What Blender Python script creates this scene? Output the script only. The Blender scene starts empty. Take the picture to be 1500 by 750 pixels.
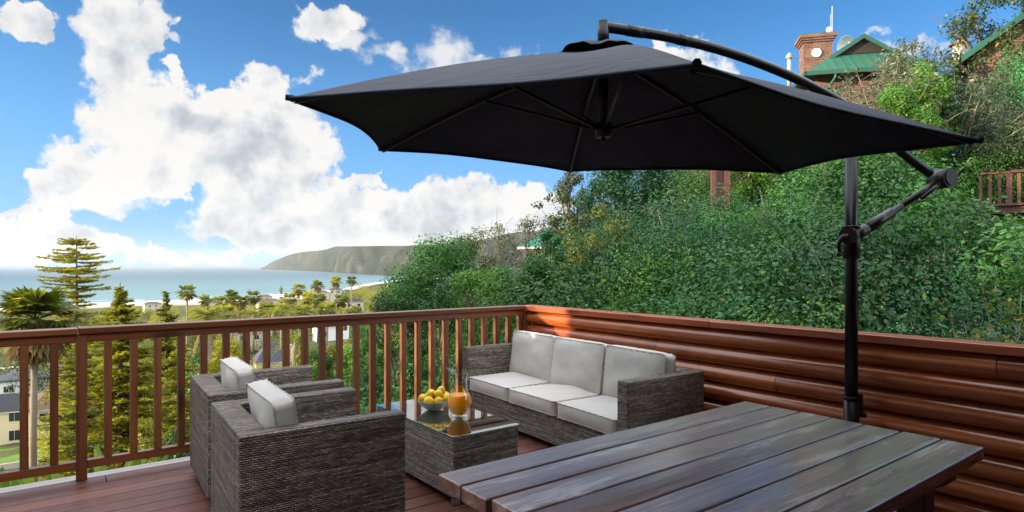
import bpy, math, random
import numpy as np
from mathutils import Vector, Matrix
S = bpy.context.scene
COL = S.collection
R = math.radians

# ------------------------------------------------------------------ camera
F, HY, H = 901.0, 389.0, 1.40          # focal length in photo pixels, horizon row, eye height above the deck
cd = bpy.data.cameras.new('camera'); cam = bpy.data.objects.new('camera', cd); COL.objects.link(cam)
cd.sensor_width = 36; cd.lens = F / 1500 * 36; cd.shift_y = 14 / 1500; cd.clip_start = .05; cd.clip_end = 200000
cam.location = (0, 0, H); cam.rotation_euler = (R(90), 0, -math.atan2(.607, .794))
S.camera = cam
FW = np.array([.607, .794, 0.]); FW /= np.linalg.norm(FW); RT = np.array([FW[1], -FW[0], 0.])

# ------------------------------------------------------------------ exposure, sun, sky
S.view_settings.view_transform = 'Standard'; S.view_settings.look = 'None'
S.view_settings.exposure = 1.42; S.view_settings.gamma = 1; S.view_settings.use_curve_mapping = False
S.render.engine = 'CYCLES'
S.cycles.use_denoising = True
S.cycles.max_bounces = 8; S.cycles.transparent_max_bounces = 8; S.cycles.transmission_bounces = 8; S.cycles.volume_bounces = 0
S.cycles.sample_clamp_indirect = 6
SUN_EL, SUN_AZ = R(11), math.atan2(-1, .40)        # azimuth clockwise from +Y
sd = Vector((math.sin(SUN_AZ) * math.cos(SUN_EL), math.cos(SUN_AZ) * math.cos(SUN_EL), math.sin(SUN_EL)))
ld = bpy.data.lights.new('sun', 'SUN'); ld.energy = 5.0; ld.angle = R(.5); ld.color = (1, .82, .54)
sun = bpy.data.objects.new('sun', ld); COL.objects.link(sun); sun.rotation_euler = sd.to_track_quat('Z', 'Y').to_euler()
SKY_STRENGTH = 0.10
FILL_CLOUD = 14.  # brightness of the added fill cloud overhead and behind
HAZE = 0.000035

class NT:
    """small node tree helper"""
    def __init__(s, tree): s.t = tree; s.t.nodes.clear()
    def n(s, ty, ins=None, **kw):
        nd = s.t.nodes.new(ty)
        for k, v in kw.items(): setattr(nd, k, v)
        for k, v in (ins or {}).items(): s.set(nd.inputs[k], v)
        return nd
    def set(s, sock, v):
        if isinstance(v, bpy.types.NodeSocket): s.t.links.new(v, sock)
        elif isinstance(v, bpy.types.Node): s.t.links.new(v.outputs[0], sock)
        else:
            if hasattr(sock.default_value, '__len__') and hasattr(v, '__len__') and len(sock.default_value) == 4 and len(v) == 3: v = (*v, 1)
            sock.default_value = v
    def m(s, op, a, b=None, c=None, clamp=False):
        nd = s.n('ShaderNodeMath', operation=op, use_clamp=clamp); s.set(nd.inputs[0], a)
        if b is not None: s.set(nd.inputs[1], b)
        if c is not None: s.set(nd.inputs[2], c)
        return nd.outputs[0]
    def v(s, op, a, b=None, sc=None):
        nd = s.n('ShaderNodeVectorMath', operation=op); s.set(nd.inputs[0], a)
        if b is not None: s.set(nd.inputs[1], b)
        if sc is not None: s.set(nd.inputs['Scale'], sc)
        return nd.outputs['Value'] if op in ('LENGTH', 'DOT_PRODUCT', 'DISTANCE') else nd.outputs[0]
    def mix(s, fac, a, b, bt='MIX'):
        nd = s.n('ShaderNodeMix', data_type='RGBA', blend_type=bt); s.set(nd.inputs[0], fac); s.set(nd.inputs[6], a); s.set(nd.inputs[7], b)
        return nd.outputs[2]
    def sm(s, x, lo, hi, a=0., b=1.):
        nd = s.n('ShaderNodeMapRange', interpolation_type='SMOOTHSTEP'); s.set(nd.inputs[0], x)
        for i, q in enumerate((lo, hi, a, b)): s.set(nd.inputs[i + 1], q)
        return nd.outputs[0]
    def noise(s, vec, scale, detail=4, rough=.5, dist=0., out='Fac'):
        nd = s.n('ShaderNodeTexNoise', {'Scale': scale, 'Detail': detail, 'Roughness': rough, 'Distortion': dist})
        if vec is not None: s.set(nd.inputs['Vector'], vec)
        return nd.outputs[out]
    def ramp(s, x, stops):
        nd = s.n('ShaderNodeValToRGB'); s.set(nd.inputs[0], x); e = nd.color_ramp.elements
        while len(e) < len(stops): e.new(.5)
        for q, (p, c) in zip(e, stops): q.position = p; q.color = (*c, 1) if len(c) == 3 else c
        return nd.outputs[0]

def sky_world():
    w = bpy.data.worlds.new('World'); S.world = w; w.use_nodes = True
    t = NT(w.node_tree)
    sky = t.n('ShaderNodeTexSky', sky_type='NISHITA', sun_disc=False, sun_elevation=SUN_EL, sun_rotation=SUN_AZ, air_density=1.0, dust_density=.1, ozone_density=2.2, altitude=50)
    d = t.n('ShaderNodeTexCoord').outputs['Generated']
    sep = t.n('ShaderNodeSeparateXYZ', {0: d})
    az = t.m('ARCTAN2', sep.outputs[0], sep.outputs[1]); el = t.m('ARCSINE', sep.outputs[2])
    p0 = t.n('ShaderNodeCombineXYZ', {0: az, 1: el}).outputs[0]
    wob = t.noise(d, 7, 7, .6, out='Color')
    p = t.v('ADD', p0, t.v('SCALE', t.v('SUBTRACT', wob, (.5, .5, .5)), sc=.17))
    wob2 = t.noise(d, 30, 5, .6, out='Color')
    p = t.v('ADD', p, t.v('SCALE', t.v('SUBTRACT', wob2, (.5, .5, .5)), sc=.05))
    p = t.v('MULTIPLY', p, (1, 1, 0))
    def angs(x, y, rx, ry):
        th = math.atan((x - 750) / F); c = math.cos(th)
        a = th + math.atan2(.607, .794); e = math.atan((HY - y) / F * c)
        return a, e, rx / F * c * c, ry / F * c
    def blobs(lst, pp):
        cur = None
        for b in lst:
            a, e, rx, ry = angs(*b[:4])
            q = t.v('MULTIPLY', t.v('SUBTRACT', pp, (a, e, 0)), (1 / rx, 1 / ry, 0))
            f = t.m('SUBTRACT', 1.0, t.v('LENGTH', q))
            if len(b) > 4: f = t.m('SUBTRACT', f, b[4])
            cur = f if cur is None else t.m('SMOOTH_MAX', cur, f, .25)
        return cur
    # the cumulus banks, the last ones added, stand at these bearings and heights round the bay (x, y, half width, half height in photo pixels)
    cum = [(150, 40, 90, 70), (15, 25, 42, 38), (225, 60, 45, 60), (165, 110, 75, 65), (190, 165, 70, 50), (272, 128, 24, 20), (400, 150, 55, 45),
           (290, 215, 150, 75), (430, 215, 80, 72), (330, 165, 55, 40), (165, 250, 120, 55), (75, 262, 65, 34), (250, 258, 95, 36), (370, 270, 110, 48),
           (55, 345, 120, 42), (120, 366, 105, 28), (30, 300, 80, 20), (250, 378, 110, 16), (20, 375, 160, 26),
           (400, 325, 125, 52), (360, 345, 50, 32), (510, 318, 120, 46), (620, 320, 120, 50), (740, 305, 110, 40), (560, 350, 180, 34), (700, 350, 160, 30),
           (475, 25, 62, 36), (522, 270, 55, 13), (700, 165, 130, 52), (860, 160, 150, 55), (1010, 170, 120, 55), (960, 120, 110, 40), (1120, 190, 90, 40)]  # banks behind the parasol are added to brighten the table's reflection
    wisp = [(505, 66, 44, 18, .12), (575, 98, 60, 24, .1), (650, 82, 60, 42, .1), (690, 95, 40, 22, .15), (750, 68, 60, 20, .3), (780, 64, 30, 16, .3), (267, 68, 14, 12, .05), (1300, 48, 36, 18, .3), (1350, 72, 90, 18, .25),
            (50, 290, 60, 12, .1), (180, 300, 70, 14, .35), (455, 118, 30, 14, .45)]
    D = blobs(cum, p); W = blobs(wisp, p)
    nz = t.noise(d, 16, 9, .58); nzo = t.noise(t.v('ADD', d, (-.022, .004, .022)), 16, 9, .58)
    nl = t.noise(d, 5.5, 6, .55); nlo = t.noise(t.v('ADD', d, (-.05, .01, .05)), 5.5, 6, .55)
    dens = t.m('ADD', D, t.m('MULTIPLY', t.m('SUBTRACT', nz, .5), .75))
    a1 = t.sm(dens, .04, .26)
    a2 = t.m('MULTIPLY', t.sm(t.m('ADD', W, t.m('MULTIPLY', t.m('SUBTRACT', nz, .5), 2.2)), .0, .75), .85)
    al = t.m('MAXIMUM', a1, a2)
    # far side of the sky: broken cumulus too
    back = t.sm(nl, .55, .68); front = t.sm(t.v('DOT_PRODUCT', d, tuple(FW)), -.1, .3)
    al = t.m('ADD', t.m('MULTIPLY', al, front), t.m('MULTIPLY', back, t.m('SUBTRACT', 1, front)))
    grey = blobs([(395, 345, 105, 30), (465, 330, 75, 30), (290, 195, 75, 30), (400, 215, 75, 40), (160, 70, 50, 55), (335, 240, 90, 30), (540, 335, 90, 22), (60, 350, 120, 30), (640, 340, 80, 20), (470, 262, 40, 20)], p)
    lit = t.m('ADD', t.m('MULTIPLY', t.m('SUBTRACT', nz, nzo), 1.7), t.m('MULTIPLY', t.m('SUBTRACT', nl, nlo), 1.0))
    thick = t.sm(dens, .3, 1.1)
    sh = t.m('ADD', t.m('ADD', .96, lit), t.m('ADD', t.m('MULTIPLY', t.sm(grey, -.2, .7), -.32), t.m('MULTIPLY', thick, -.05)), clamp=True)
    ccol = t.ramp(sh, [(0, (.42, .46, .53)), (.45, (.58, .62, .68)), (.75, (.82, .84, .87)), (1, (1.0, .985, .965))])
    ccol = t.v('SCALE', ccol, sc=3.45)
    sk = t.n('ShaderNodeHueSaturation', {'Hue': .497, 'Saturation': 1.3, 'Value': .62, 'Color': sky.outputs[0]}).outputs[0]
    sk = t.mix(t.sm(el, .40, .02, 0, .85), sk, (1.05, 2.05, 3.25))
    sk = t.mix(1.0, sk, (.62, .96, 1.26), 'MULTIPLY')
    # the camera-side sky stays as bright as Nishita gives it; cloud over sky
    col = t.mix(al, sk, ccol)
    # bright broken cloud added overhead and behind, unseen, as fill light for the deck
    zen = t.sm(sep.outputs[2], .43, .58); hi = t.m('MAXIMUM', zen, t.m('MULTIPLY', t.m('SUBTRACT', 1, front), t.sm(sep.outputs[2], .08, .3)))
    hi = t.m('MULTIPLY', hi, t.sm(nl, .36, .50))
    col = t.mix(hi, col, (FILL_CLOUD * .96, FILL_CLOUD * .98, FILL_CLOUD))
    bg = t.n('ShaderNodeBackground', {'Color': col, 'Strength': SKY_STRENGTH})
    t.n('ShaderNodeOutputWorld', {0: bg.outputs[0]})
    w.cycles.sampling_method = 'MANUAL'; w.cycles.sample_map_resolution = 512
sky_world()

# ------------------------------------------------------------------ placing: a pixel of the photo and one known coordinate give a point of the place
def atd(x, y, d):
    p = d * FW + d * (x - 750) / F * RT; p[2] = H - (y - HY) * d / F; return p
def atz(x, y, z): return atd(x, y, F * (H - z) / (y - HY))
def atX(x, y, X): return atd(x, y, X / (FW + (x - 750) / F * RT)[0])
def atY(x, y, Y): return atd(x, y, Y / (FW + (x - 750) / F * RT)[1])
def polar(px, r):
    th = math.atan((px - 750) / F); return r * (math.cos(th) * FW + math.sin(th) * RT)

# ------------------------------------------------------------------ mesh builder
class MB:
    def __init__(s): s.V = []; s.nv = 0; s.P = []          # P: (faces array (M,k) , mat index, uv (M,k,2) or None, smooth)
    def add(s, v, f, mat=0, uv=None, smooth=False):
        v = np.asarray(v, float).reshape(-1, 3); f = np.asarray(f, int)
        s.V.append(v); s.P.append((f + s.nv, mat, uv, smooth)); s.nv += len(v); return s
    def box(s, lo, hi, M=None, mat=0, grain=None):
        lo = np.array(lo, float); hi = np.array(hi, float)
        v = np.array([[(lo, hi)[i & 1][0], (lo, hi)[i >> 1 & 1][1], (lo, hi)[i >> 2 & 1][2]] for i in range(8)])
        f = [(0, 4, 6, 2), (1, 3, 7, 5), (0, 1, 5, 4), (2, 6, 7, 3), (0, 2, 3, 1), (4, 5, 7, 6)]
        ax = [(1, 2), (1, 2), (0, 2), (0, 2), (0, 1), (0, 1)]
        uv = np.array([[[v[i][a], v[i][b]] for i in q] for q, (a, b) in zip(f, ax)])
        if M is not None: v = tf(M, v)
        return s.add(v, f, mat, uv)
    def tube(s, pts, r, n=8, mat=0, cap=True, smooth=True):
        pts = np.asarray(pts, float); k = len(pts); r = np.broadcast_to(np.asarray(r, float), (k,))
        tg = np.gradient(pts, axis=0); tg /= np.linalg.norm(tg, axis=1)[:, None] + 1e-12
        ref = np.array([0, 0, 1.]) if abs(tg[0][2]) < .9 else np.array([1., 0, 0])
        V = []; u = np.cross(tg[0], ref); u /= np.linalg.norm(u)
        a = np.arange(n) / n * 2 * math.pi; L = 0; UV = []
        for i in range(k):
            u = u - tg[i] * (u @ tg[i]); u /= np.linalg.norm(u) + 1e-12; w = np.cross(tg[i], u)
            V.append(pts[i] + r[i] * (np.cos(a)[:, None] * u + np.sin(a)[:, None] * w))
        f = []; uv = []
        for i in range(k - 1):
            l0 = L; L += np.linalg.norm(pts[i + 1] - pts[i])
            for j in range(n):
                f.append((i * n + j, i * n + (j + 1) % n, (i + 1) * n + (j + 1) % n, (i + 1) * n + j))
                c = 2 * math.pi * max(r[i], 1e-4) / n
                uv.append(((j * c, l0), ((j + 1) * c, l0), ((j + 1) * c, L), (j * c, L)))
        base = s.nv
        s.add(np.concatenate(V), f, mat, np.array(uv), smooth)
        if cap:
            s.P.append((np.array([list(range(n - 1, -1, -1))]) + base, mat, None, False))
            s.P.append((np.array([list(range(n))]) + base + (k - 1) * n, mat, None, False))
        return s
    def lathe(s, prof, c=(0, 0, 0), n=32, mat=0, smooth=True, sx=1, sy=1, pw=None):
        prof = np.asarray(prof, float); k = len(prof); a = np.arange(n) / n * 2 * math.pi
        ca, sa = np.cos(a), np.sin(a)
        if pw: q = (np.abs(ca) ** pw + np.abs(sa) ** pw) ** (-1 / pw); ca, sa = ca * q, sa * q
        V = np.concatenate([np.stack([r * ca * sx, r * sa * sy, np.full(n, z)], 1) for r, z in prof]) + np.array(c)
        f = [(i * n + j, i * n + (j + 1) % n, (i + 1) * n + (j + 1) % n, (i + 1) * n + j) for i in range(k - 1) for j in range(n)]
        return s.add(V, f, mat, None, smooth)
    def grid(s, P, mat=0, smooth=True, uv=None):
        P = np.asarray(P, float); a, b = P.shape[:2]
        i, j = np.meshgrid(np.arange(a - 1), np.arange(b - 1), indexing='ij'); i = i.ravel(); j = j.ravel()
        f = np.stack([i * b + j, (i + 1) * b + j, (i + 1) * b + j + 1, i * b + j + 1], 1)
        U = None
        if uv is not None: U = np.asarray(uv).reshape(-1, 2)[f]
        return s.add(P.reshape(-1, 3), f, mat, U, smooth)
    def poly(s, pts, mat=0, th=None):
        """flat polygon; with th (a vector) extruded into a closed prism"""
        pts = np.asarray(pts, float); n = len(pts)
        if th is None: return s.add(pts, [list(range(n))], mat)
        b = s.nv; s.add(np.concatenate([pts, pts + np.asarray(th, float)]), [(i, (i + 1) % n, n + (i + 1) % n, n + i) for i in range(n)], mat)
        s.P.append((np.array([list(range(n - 1, -1, -1))]) + b, mat, None, False)); s.P.append((np.array([list(range(n, 2 * n))]) + b, mat, None, False))
        return s
    def mesh(s, name, mats, org=(0, 0, 0)):
        me = bpy.data.meshes.new(name)
        V = (np.concatenate(s.V) - np.array(org)).astype(np.float32)
        loops = np.concatenate([p[0].ravel() for p in s.P]).astype(np.int32)
        sizes = np.concatenate([np.full(len(p[0]), p[0].shape[1]) for p in s.P]).astype(np.int32)
        starts = np.concatenate([[0], np.cumsum(sizes)[:-1]]).astype(np.int32)
        me.vertices.add(len(V)); me.vertices.foreach_set('co', V.ravel())
        me.loops.add(len(loops)); me.loops.foreach_set('vertex_index', loops)
        me.polygons.add(len(sizes)); me.polygons.foreach_set('loop_start', starts); me.polygons.foreach_set('loop_total', sizes)
        me.polygons.foreach_set('material_index', np.concatenate([np.full(len(p[0]), p[1]) for p in s.P]).astype(np.int32))
        me.polygons.foreach_set('use_smooth', np.concatenate([np.full(len(p[0]), p[3]) for p in s.P]))
        if any(p[2] is not None for p in s.P):
            uv = np.concatenate([(p[2].reshape(-1, 2) if p[2] is not None else np.zeros((p[0].size, 2))) for p in s.P]).astype(np.float32)
            me.uv_layers.new(name='UVMap').data.foreach_set('uv', uv.ravel())
        for q in (mats if isinstance(mats, (list, tuple)) else [mats]): me.materials.append(q)
        me.update(calc_edges=True); me.validate()
        return me
    def build(s, name, mats, parent=None, org=(0, 0, 0), bev=0, seg=2, sub=0):
        o = bpy.data.objects.new(name, s.mesh(name, mats, org)); COL.objects.link(o)
        if parent is not None: o.parent = parent
        if bev:
            b = o.modifiers.new('bevel', 'BEVEL'); b.width = bev; b.segments = seg; b.limit_method = 'ANGLE'; b.angle_limit = R(40); b.harden_normals = False
        if sub:
            b = o.modifiers.new('sub', 'SUBSURF'); b.levels = b.render_levels = sub
        return o
def tf(M, v):
    M = np.array(M); v = np.asarray(v, float); return v @ M[:3, :3].T + M[:3, 3]
def thing(name, label, cat, loc=(0, 0, 0), rz=0, group=None):
    o = bpy.data.objects.new(name, None); COL.objects.link(o); o.location = loc; o.rotation_euler = (0, 0, rz); o.empty_display_size = .2
    return tag(o, label, cat, group)
def tag(o, label=None, cat=None, group=None, kind=None):
    if label: o['label'] = label
    if cat: o['category'] = cat
    if group: o['group'] = group
    if kind: o['kind'] = kind
    return o
def copy_tree(o, parent=None):
    c = o.copy(); COL.objects.link(c)
    if parent is not None: c.parent = parent
    for ch in list(o.children): copy_tree(ch, c)
    return c
# ------------------------------------------------------------------ materials
def mat(name, fn):
    m = bpy.data.materials.new(name); m.use_nodes = True; t = NT(m.node_tree)
    sh = fn(t); t.n('ShaderNodeOutputMaterial', {0: sh}); return m
def pbsdf(t, col, rough=.6, spec=.5, normal=None, **kw):
    nd = t.n('ShaderNodeBsdfPrincipled'); t.set(nd.inputs['Base Color'], col); t.set(nd.inputs['Roughness'], rough); t.set(nd.inputs['Specular IOR Level'], spec)
    if normal is not None: t.set(nd.inputs['Normal'], normal)
    for k, v in kw.items(): t.set(nd.inputs[k], v)
    return nd.outputs[0]
def bump(t, h, strength=.4, dist=.01, normal=None):
    nd = t.n('ShaderNodeBump', {'Height': h, 'Strength': strength, 'Distance': dist})
    if normal is not None: t.set(nd.inputs['Normal'], normal)
    return nd.outputs[0]
def plain(name, col, rough=.6, spec=.5, var=.15, scale=6, bmp=0, **kw):
    def f(t):
        c = t.n('ShaderNodeTexCoord').outputs['Object']
        nz = t.noise(c, scale, 6, .6)
        k = t.m('MULTIPLY_ADD', nz, var * 2, 1 - var)
        base = t.v('SCALE', (col[0], col[1], col[2]), sc=k)
        nrm = bump(t, t.noise(c, scale * 12, 4, .6), bmp, .004) if bmp else None
        return pbsdf(t, base, t.m('MULTIPLY_ADD', nz, .25, rough - .12), spec, nrm, **kw)
    return mat(name, f)
def wood(name, dark, mid, light, axis=0, rough=.38, coat=.0, knots=True, fine=1., wear=None, bmp=.25, spec=.5, island=True, saw=False):
    """stained timber: grain along an object axis, knots, worn patches"""
    def f(t):
        c = t.n('ShaderNodeTexCoord').outputs['Object']
        if island:
            ri = t.n('ShaderNodeNewGeometry').outputs['Random Per Island']
            oi = t.n('ShaderNodeObjectInfo').outputs['Random']
            rr = t.m('ADD', ri, oi)
            off = t.n('ShaderNodeCombineXYZ', {0: t.m('MULTIPLY', rr, 37.), 1: t.m('MULTIPLY', rr, 91.), 2: t.m('MULTIPLY', rr, 53.)}).outputs[0]
            c2 = t.v('ADD', c, off)
        else: c2 = c; rr = None
        g = [30 * fine] * 3; g[axis] = 1.1 * fine
        k = [5.] * 3; k[axis] = 1.3
        warp = t.v('SCALE', t.noise(t.v('MULTIPLY', c2, tuple(q * .25 for q in g)), 1, 2, .5, out='Color'), sc=1.4)
        gv = t.v('ADD', t.v('MULTIPLY', c2, tuple(g)), warp)
        n1 = t.noise(gv, 1, 8, .65)
        n2 = t.noise(t.v('MULTIPLY', c2, tuple(q * 4 for q in g)), 1, 3, .6)
        n3 = t.noise(t.v('MULTIPLY', c2, tuple(q * .16 for q in g)), 1, 4, .6)
        x = t.m('ADD', t.m('MULTIPLY', n1, .55), t.m('ADD', t.m('MULTIPLY', n3, .3), t.m('MULTIPLY', n2, .15)))
        if rr is not None: x = t.m('ADD', x, t.m('MULTIPLY', t.m('SUBTRACT', t.m('FRACT', t.m('MULTIPLY', rr, 7.3)), .5), .14))
        col = t.ramp(x, [(.30, dark), (.5, mid), (.70, light)])
        if knots:
            vo = t.n('ShaderNodeTexVoronoi', {'Vector': t.v('MULTIPLY', c2, tuple(k)), 'Scale': 1., 'Randomness': 1.})
            kn = t.sm(vo.outputs['Distance'], .05, .19, 1, 0)
            col = t.mix(t.m('MULTIPLY', kn, .75), col, tuple(q * .35 for q in dark))
        ro = t.m('MULTIPLY_ADD', n3, .3, rough - .12)
        if wear:
            wn = t.sm(t.noise(t.v('ADD', t.v('MULTIPLY', c2, tuple(2.0 if q == axis else 15. for q in range(3))), warp), 1., 9, .72), .53, .66)
            col = t.mix(t.m('MULTIPLY', wn, wear[1]), col, wear[0]); ro = t.m('ADD', ro, t.m('MULTIPLY', wn, .22))
        hgt = t.m('ADD', n1, t.m('MULTIPLY', n2, .6))
        if saw:
            sv = [6., 6., 6.]; sv[axis] = 170
            sw = t.noise(t.v('MULTIPLY', c2, tuple(sv)), 1, 2, .5)
            hgt = t.m('ADD', hgt, t.m('MULTIPLY', sw, .7))
        return pbsdf(t, col, ro, spec, bump(t, hgt, bmp, .004), **({'Coat Weight': t.m('MULTIPLY', coat, t.sm(t.noise(t.v('MULTIPLY', c2, tuple(q * .07 for q in g)), 1.3, 6, .65), .35, .6)) if wear and coat else coat, 'Coat Roughness': .16} if coat else {}))
    return mat(name, f)
def wicker(name, sunbleach=0.):
    """flat synthetic rattan: over-and-under strips in two directions, streaky browns and greys"""
    def f(t):
        uv = t.n('ShaderNodeSeparateXYZ', {0: t.n('ShaderNodeTexCoord').outputs['UV']})
        pu, pv = .026, .0100
        U = t.m('DIVIDE', uv.outputs[0], pu); V = t.m('DIVIDE', uv.outputs[1], pv)
        row = t.m('FLOOR', V); fv = t.m('FRACT', V)
        sh = t.m('MULTIPLY', t.m('MODULO', row, 2), .5)
        fu = t.m('FRACT', t.m('ADD', U, sh)); ci = t.m('FLOOR', t.m('ADD', U, sh))
        hu = t.m('SINE', t.m('MULTIPLY', fu, math.pi)); hv = t.m('SINE', t.m('MULTIPLY', fv, math.pi))
        hgt = t.m('MULTIPLY', t.m('MULTIPLY_ADD', t.m('POWER', hu, .7), .72, .28), t.m('POWER', hv, .6))
        tone = t.noise(t.n('ShaderNodeCombineXYZ', {0: t.m('MULTIPLY', uv.outputs[0], 2.2), 1: t.m('MULTIPLY', row, 7.31)}).outputs[0], 1, 3, .6)
        cell = t.n('ShaderNodeTexWhiteNoise', {'Vector': t.n('ShaderNodeCombineXYZ', {0: ci, 1: row}).outputs[0]}, noise_dimensions='2D').outputs['Value']
        x = t.m('ADD', t.m('MULTIPLY', tone, .88), t.m('MULTIPLY', cell, .20))
        col = t.ramp(x, [(.28, (.022, .015, .010)), (.45, (.100, .075, .052)), (.60, (.25, .205, .155)), (.78, (.47, .42, .35))])
        gap = t.sm(hgt, .15, .62)
        col = t.mix(gap, (.008, .007, .006), col)
        return pbsdf(t, col, .42, .5, bump(t, hgt, 1., .008))
    return mat(name, f)
def leaf(name, dark, mid, light, yellow=None, trans=.3, rough=.45, yamount=.05):
    def f(t):
        g = t.n('ShaderNodeNewGeometry').outputs['Random Per Island']; oi = t.n('ShaderNodeObjectInfo').outputs['Random']
        c = t.n('ShaderNodeTexCoord').outputs['Object']
        big = t.noise(c, 1.3, 3, .5)
        x = t.m('ADD', t.m('MULTIPLY_ADD', g, .24, .06), t.m('ADD', t.m('MULTIPLY', big, .6), t.m('MULTIPLY_ADD', oi, .62, -.30)))
        col = t.ramp(x, [(.15, dark), (.5, mid), (.9, light)])
        if yellow: col = t.mix(t.m('GREATER_THAN', t.m('FRACT', t.m('MULTIPLY', g, 17.7)), 1 - yamount), col, yellow)
        p = pbsdf(t, col, rough, .22)
        tr = t.n('ShaderNodeBsdfTranslucent', {0: t.v('MULTIPLY', col, (1.5, 1.6, .6))}).outputs[0]
        return t.n('ShaderNodeMixShader', {0: trans, 1: p, 2: tr}).outputs[0]
    return mat(name, f)

M = {}
M['deck'] = wood('deck_timber', (.050, .015, .010), (.120, .039, .026), (.22, .095, .070), 0, .42, 0, False, 1., ((.22, .13, .11), .35), .35)
M['deck_edge'] = wood('sunlit_edge_board', (.20, .17, .16), (.36, .32, .30), (.52, .48, .45), 0, .6, 0, False, 1., None, .3)  # sunlight on the outer board put into its pale colour
M['rail'] = wood('stained_rail_timber', (.050, .014, .004), (.130, .037, .010), (.25, .082, .024), 0, .34, .15, True, 1.2, None, .2)
M['baluster'] = wood('stained_baluster_timber', (.050, .015, .005), (.125, .038, .011), (.23, .085, .028), 2, .42, 0, True, 1.4, None, .2)
M['log'] = wood('varnished_log', (.065, .012, .004), (.29, .060, .013), (.56, .16, .034), 1, .24, .6, True, .8, None, .18)
M['cap'] = wood('varnished_cap', (.13, .019, .007), (.29, .054, .016), (.44, .12, .038), 1, .32, .3, True, 1., None, .18)
M['table'] = wood('weathered_table_timber', (.046, .019, .011), (.150, .078, .051), (.36, .245, .19), 0, .27, 1.0, True, 1.7, ((.50, .45, .43), .9), .42, spec=.9, saw=True)
M['table_frame'] = wood('table_frame_timber', (.03, .010, .007), (.07, .020, .014), (.11, .04, .03), 1, .45, 0, True, 1.2)
M['siding'] = wood('house_siding', (.07, .020, .010), (.14, .045, .020), (.21, .08, .035), 0, .45, 0, True, .8)
M['old_deck'] = wood('old_red_timber', (.045, .014, .010), (.090, .030, .021), (.16, .062, .045), 2, .6, 0, True, 1.)
M['wicker'] = wicker('rattan_weave')
def fabricf(t):
    c = t.n('ShaderNodeTexCoord').outputs['Object']
    n = t.noise(c, 9, 5, .6); wv = t.noise(t.v('MULTIPLY', c, (1, 1, 1)), 900, 2, .5)
    wr = t.noise(t.v('MULTIPLY', c, (5, 5, 2)), 1.6, 2.5, .45, .6)
    col = t.ramp(n, [(.3, (.44, .42, .40)), (.7, (.48, .46, .435))])
    nn = bump(t, wr, .22, .03); nn = bump(t, wv, .2, .001, nn)
    return pbsdf(t, col, .85, .25, nn, **{'Sheen Weight': .2})
M['cushion'] = mat('cushion_fabric', fabricf)
M['piping'] = plain('cushion_piping', (.42, .38, .33), .8, .3, .1)
def canopyf(t):
    c = t.n('ShaderNodeTexCoord').outputs['Object']
    n = t.noise(c, 5, 5, .6)
    col = t.ramp(n, [(.3, (.006, .011, .026)), (.7, (.010, .017, .038))])
    wr = t.noise(t.v('MULTIPLY', c, (1, 1, 1)), 2.2, 5, .6, 1.5)
    nn = bump(t, wr, .4, .05); nn = bump(t, t.noise(c, 700, 2, .5), .15, .001, nn)
    return pbsdf(t, col, .65, .12, nn)
M['canopy'] = mat('dark_canvas', canopyf)
M['black_metal'] = plain('black_powder_coat', (.005, .006, .008), .34, .35, .15, 20)
M['black_plastic'] = plain('black_plastic', (.005, .005, .006), .42, .4, .15, 20)
M['steel'] = plain('dull_steel', (.45, .45, .46), .35, .5, .1, 30, Metallic=1.)
M['concrete'] = plain('concrete', (.30, .29, .28), .85, .3, .2, 4, .2)
def thin(t, tint, ior, edge=.62, pw=3.0):
    f0 = ((ior - 1) / (ior + 1)) ** 2; fa = t.n('ShaderNodeLayerWeight', {'Blend': .5}).outputs['Facing']
    fr = t.m('MULTIPLY_ADD', t.m('POWER', fa, pw), .95 - f0, f0 * 1.6)
    tc = t.mix(t.m('POWER', fa, 2.5), tint, tuple(q * edge for q in tint))
    return t.n('ShaderNodeMixShader', {0: fr, 1: t.n('ShaderNodeBsdfTransparent', {0: tc}).outputs[0], 2: t.n('ShaderNodeBsdfGlossy', {'Color': (1, 1, 1, 1), 'Roughness': .02}).outputs[0]}).outputs[0]
def glassf(t): return thin(t, (.975, .985, .98), 1.45, .80, 4.)
M['glass'] = mat('clear_glass', glassf)
def tglass(t): return thin(t, (.50, .66, .64), 1.62)
M['tableglass'] = mat('green_tinted_glass', tglass)
def juicef(t):
    c = t.n('ShaderNodeTexCoord').outputs['Object']
    return pbsdf(t, t.ramp(t.noise(c, 30, 3), [(.3, (1., .31, .002)), (.7, (1., .38, .006))]), .3, .4, None, **{'Subsurface Weight': .0, 'Subsurface Radius': (.02, .01, .003), 'Subsurface Scale': .5})
M['juice'] = mat('orange_juice', juicef)
def lemonf(t):
    c = t.n('ShaderNodeTexCoord').outputs['Object']; oi = t.n('ShaderNodeObjectInfo').outputs['Random']
    col = t.ramp(t.m('ADD', t.m('MULTIPLY', t.noise(c, 20, 3), .7), t.m('MULTIPLY', oi, .3)), [(.2, (.62, .40, .012)), (.7, (.82, .52, .02))])
    return pbsdf(t, col, .4, .5, bump(t, t.noise(c, 220, 3, .6), .35, .002), **{'Subsurface Weight': .1, 'Subsurface Radius': (.01, .006, .002)})
M['lemon'] = mat('lemon_skin', lemonf)
M['bowl'] = plain('stoneware_glaze', (.34, .31, .265), .35, .5, .12, 25)

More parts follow.
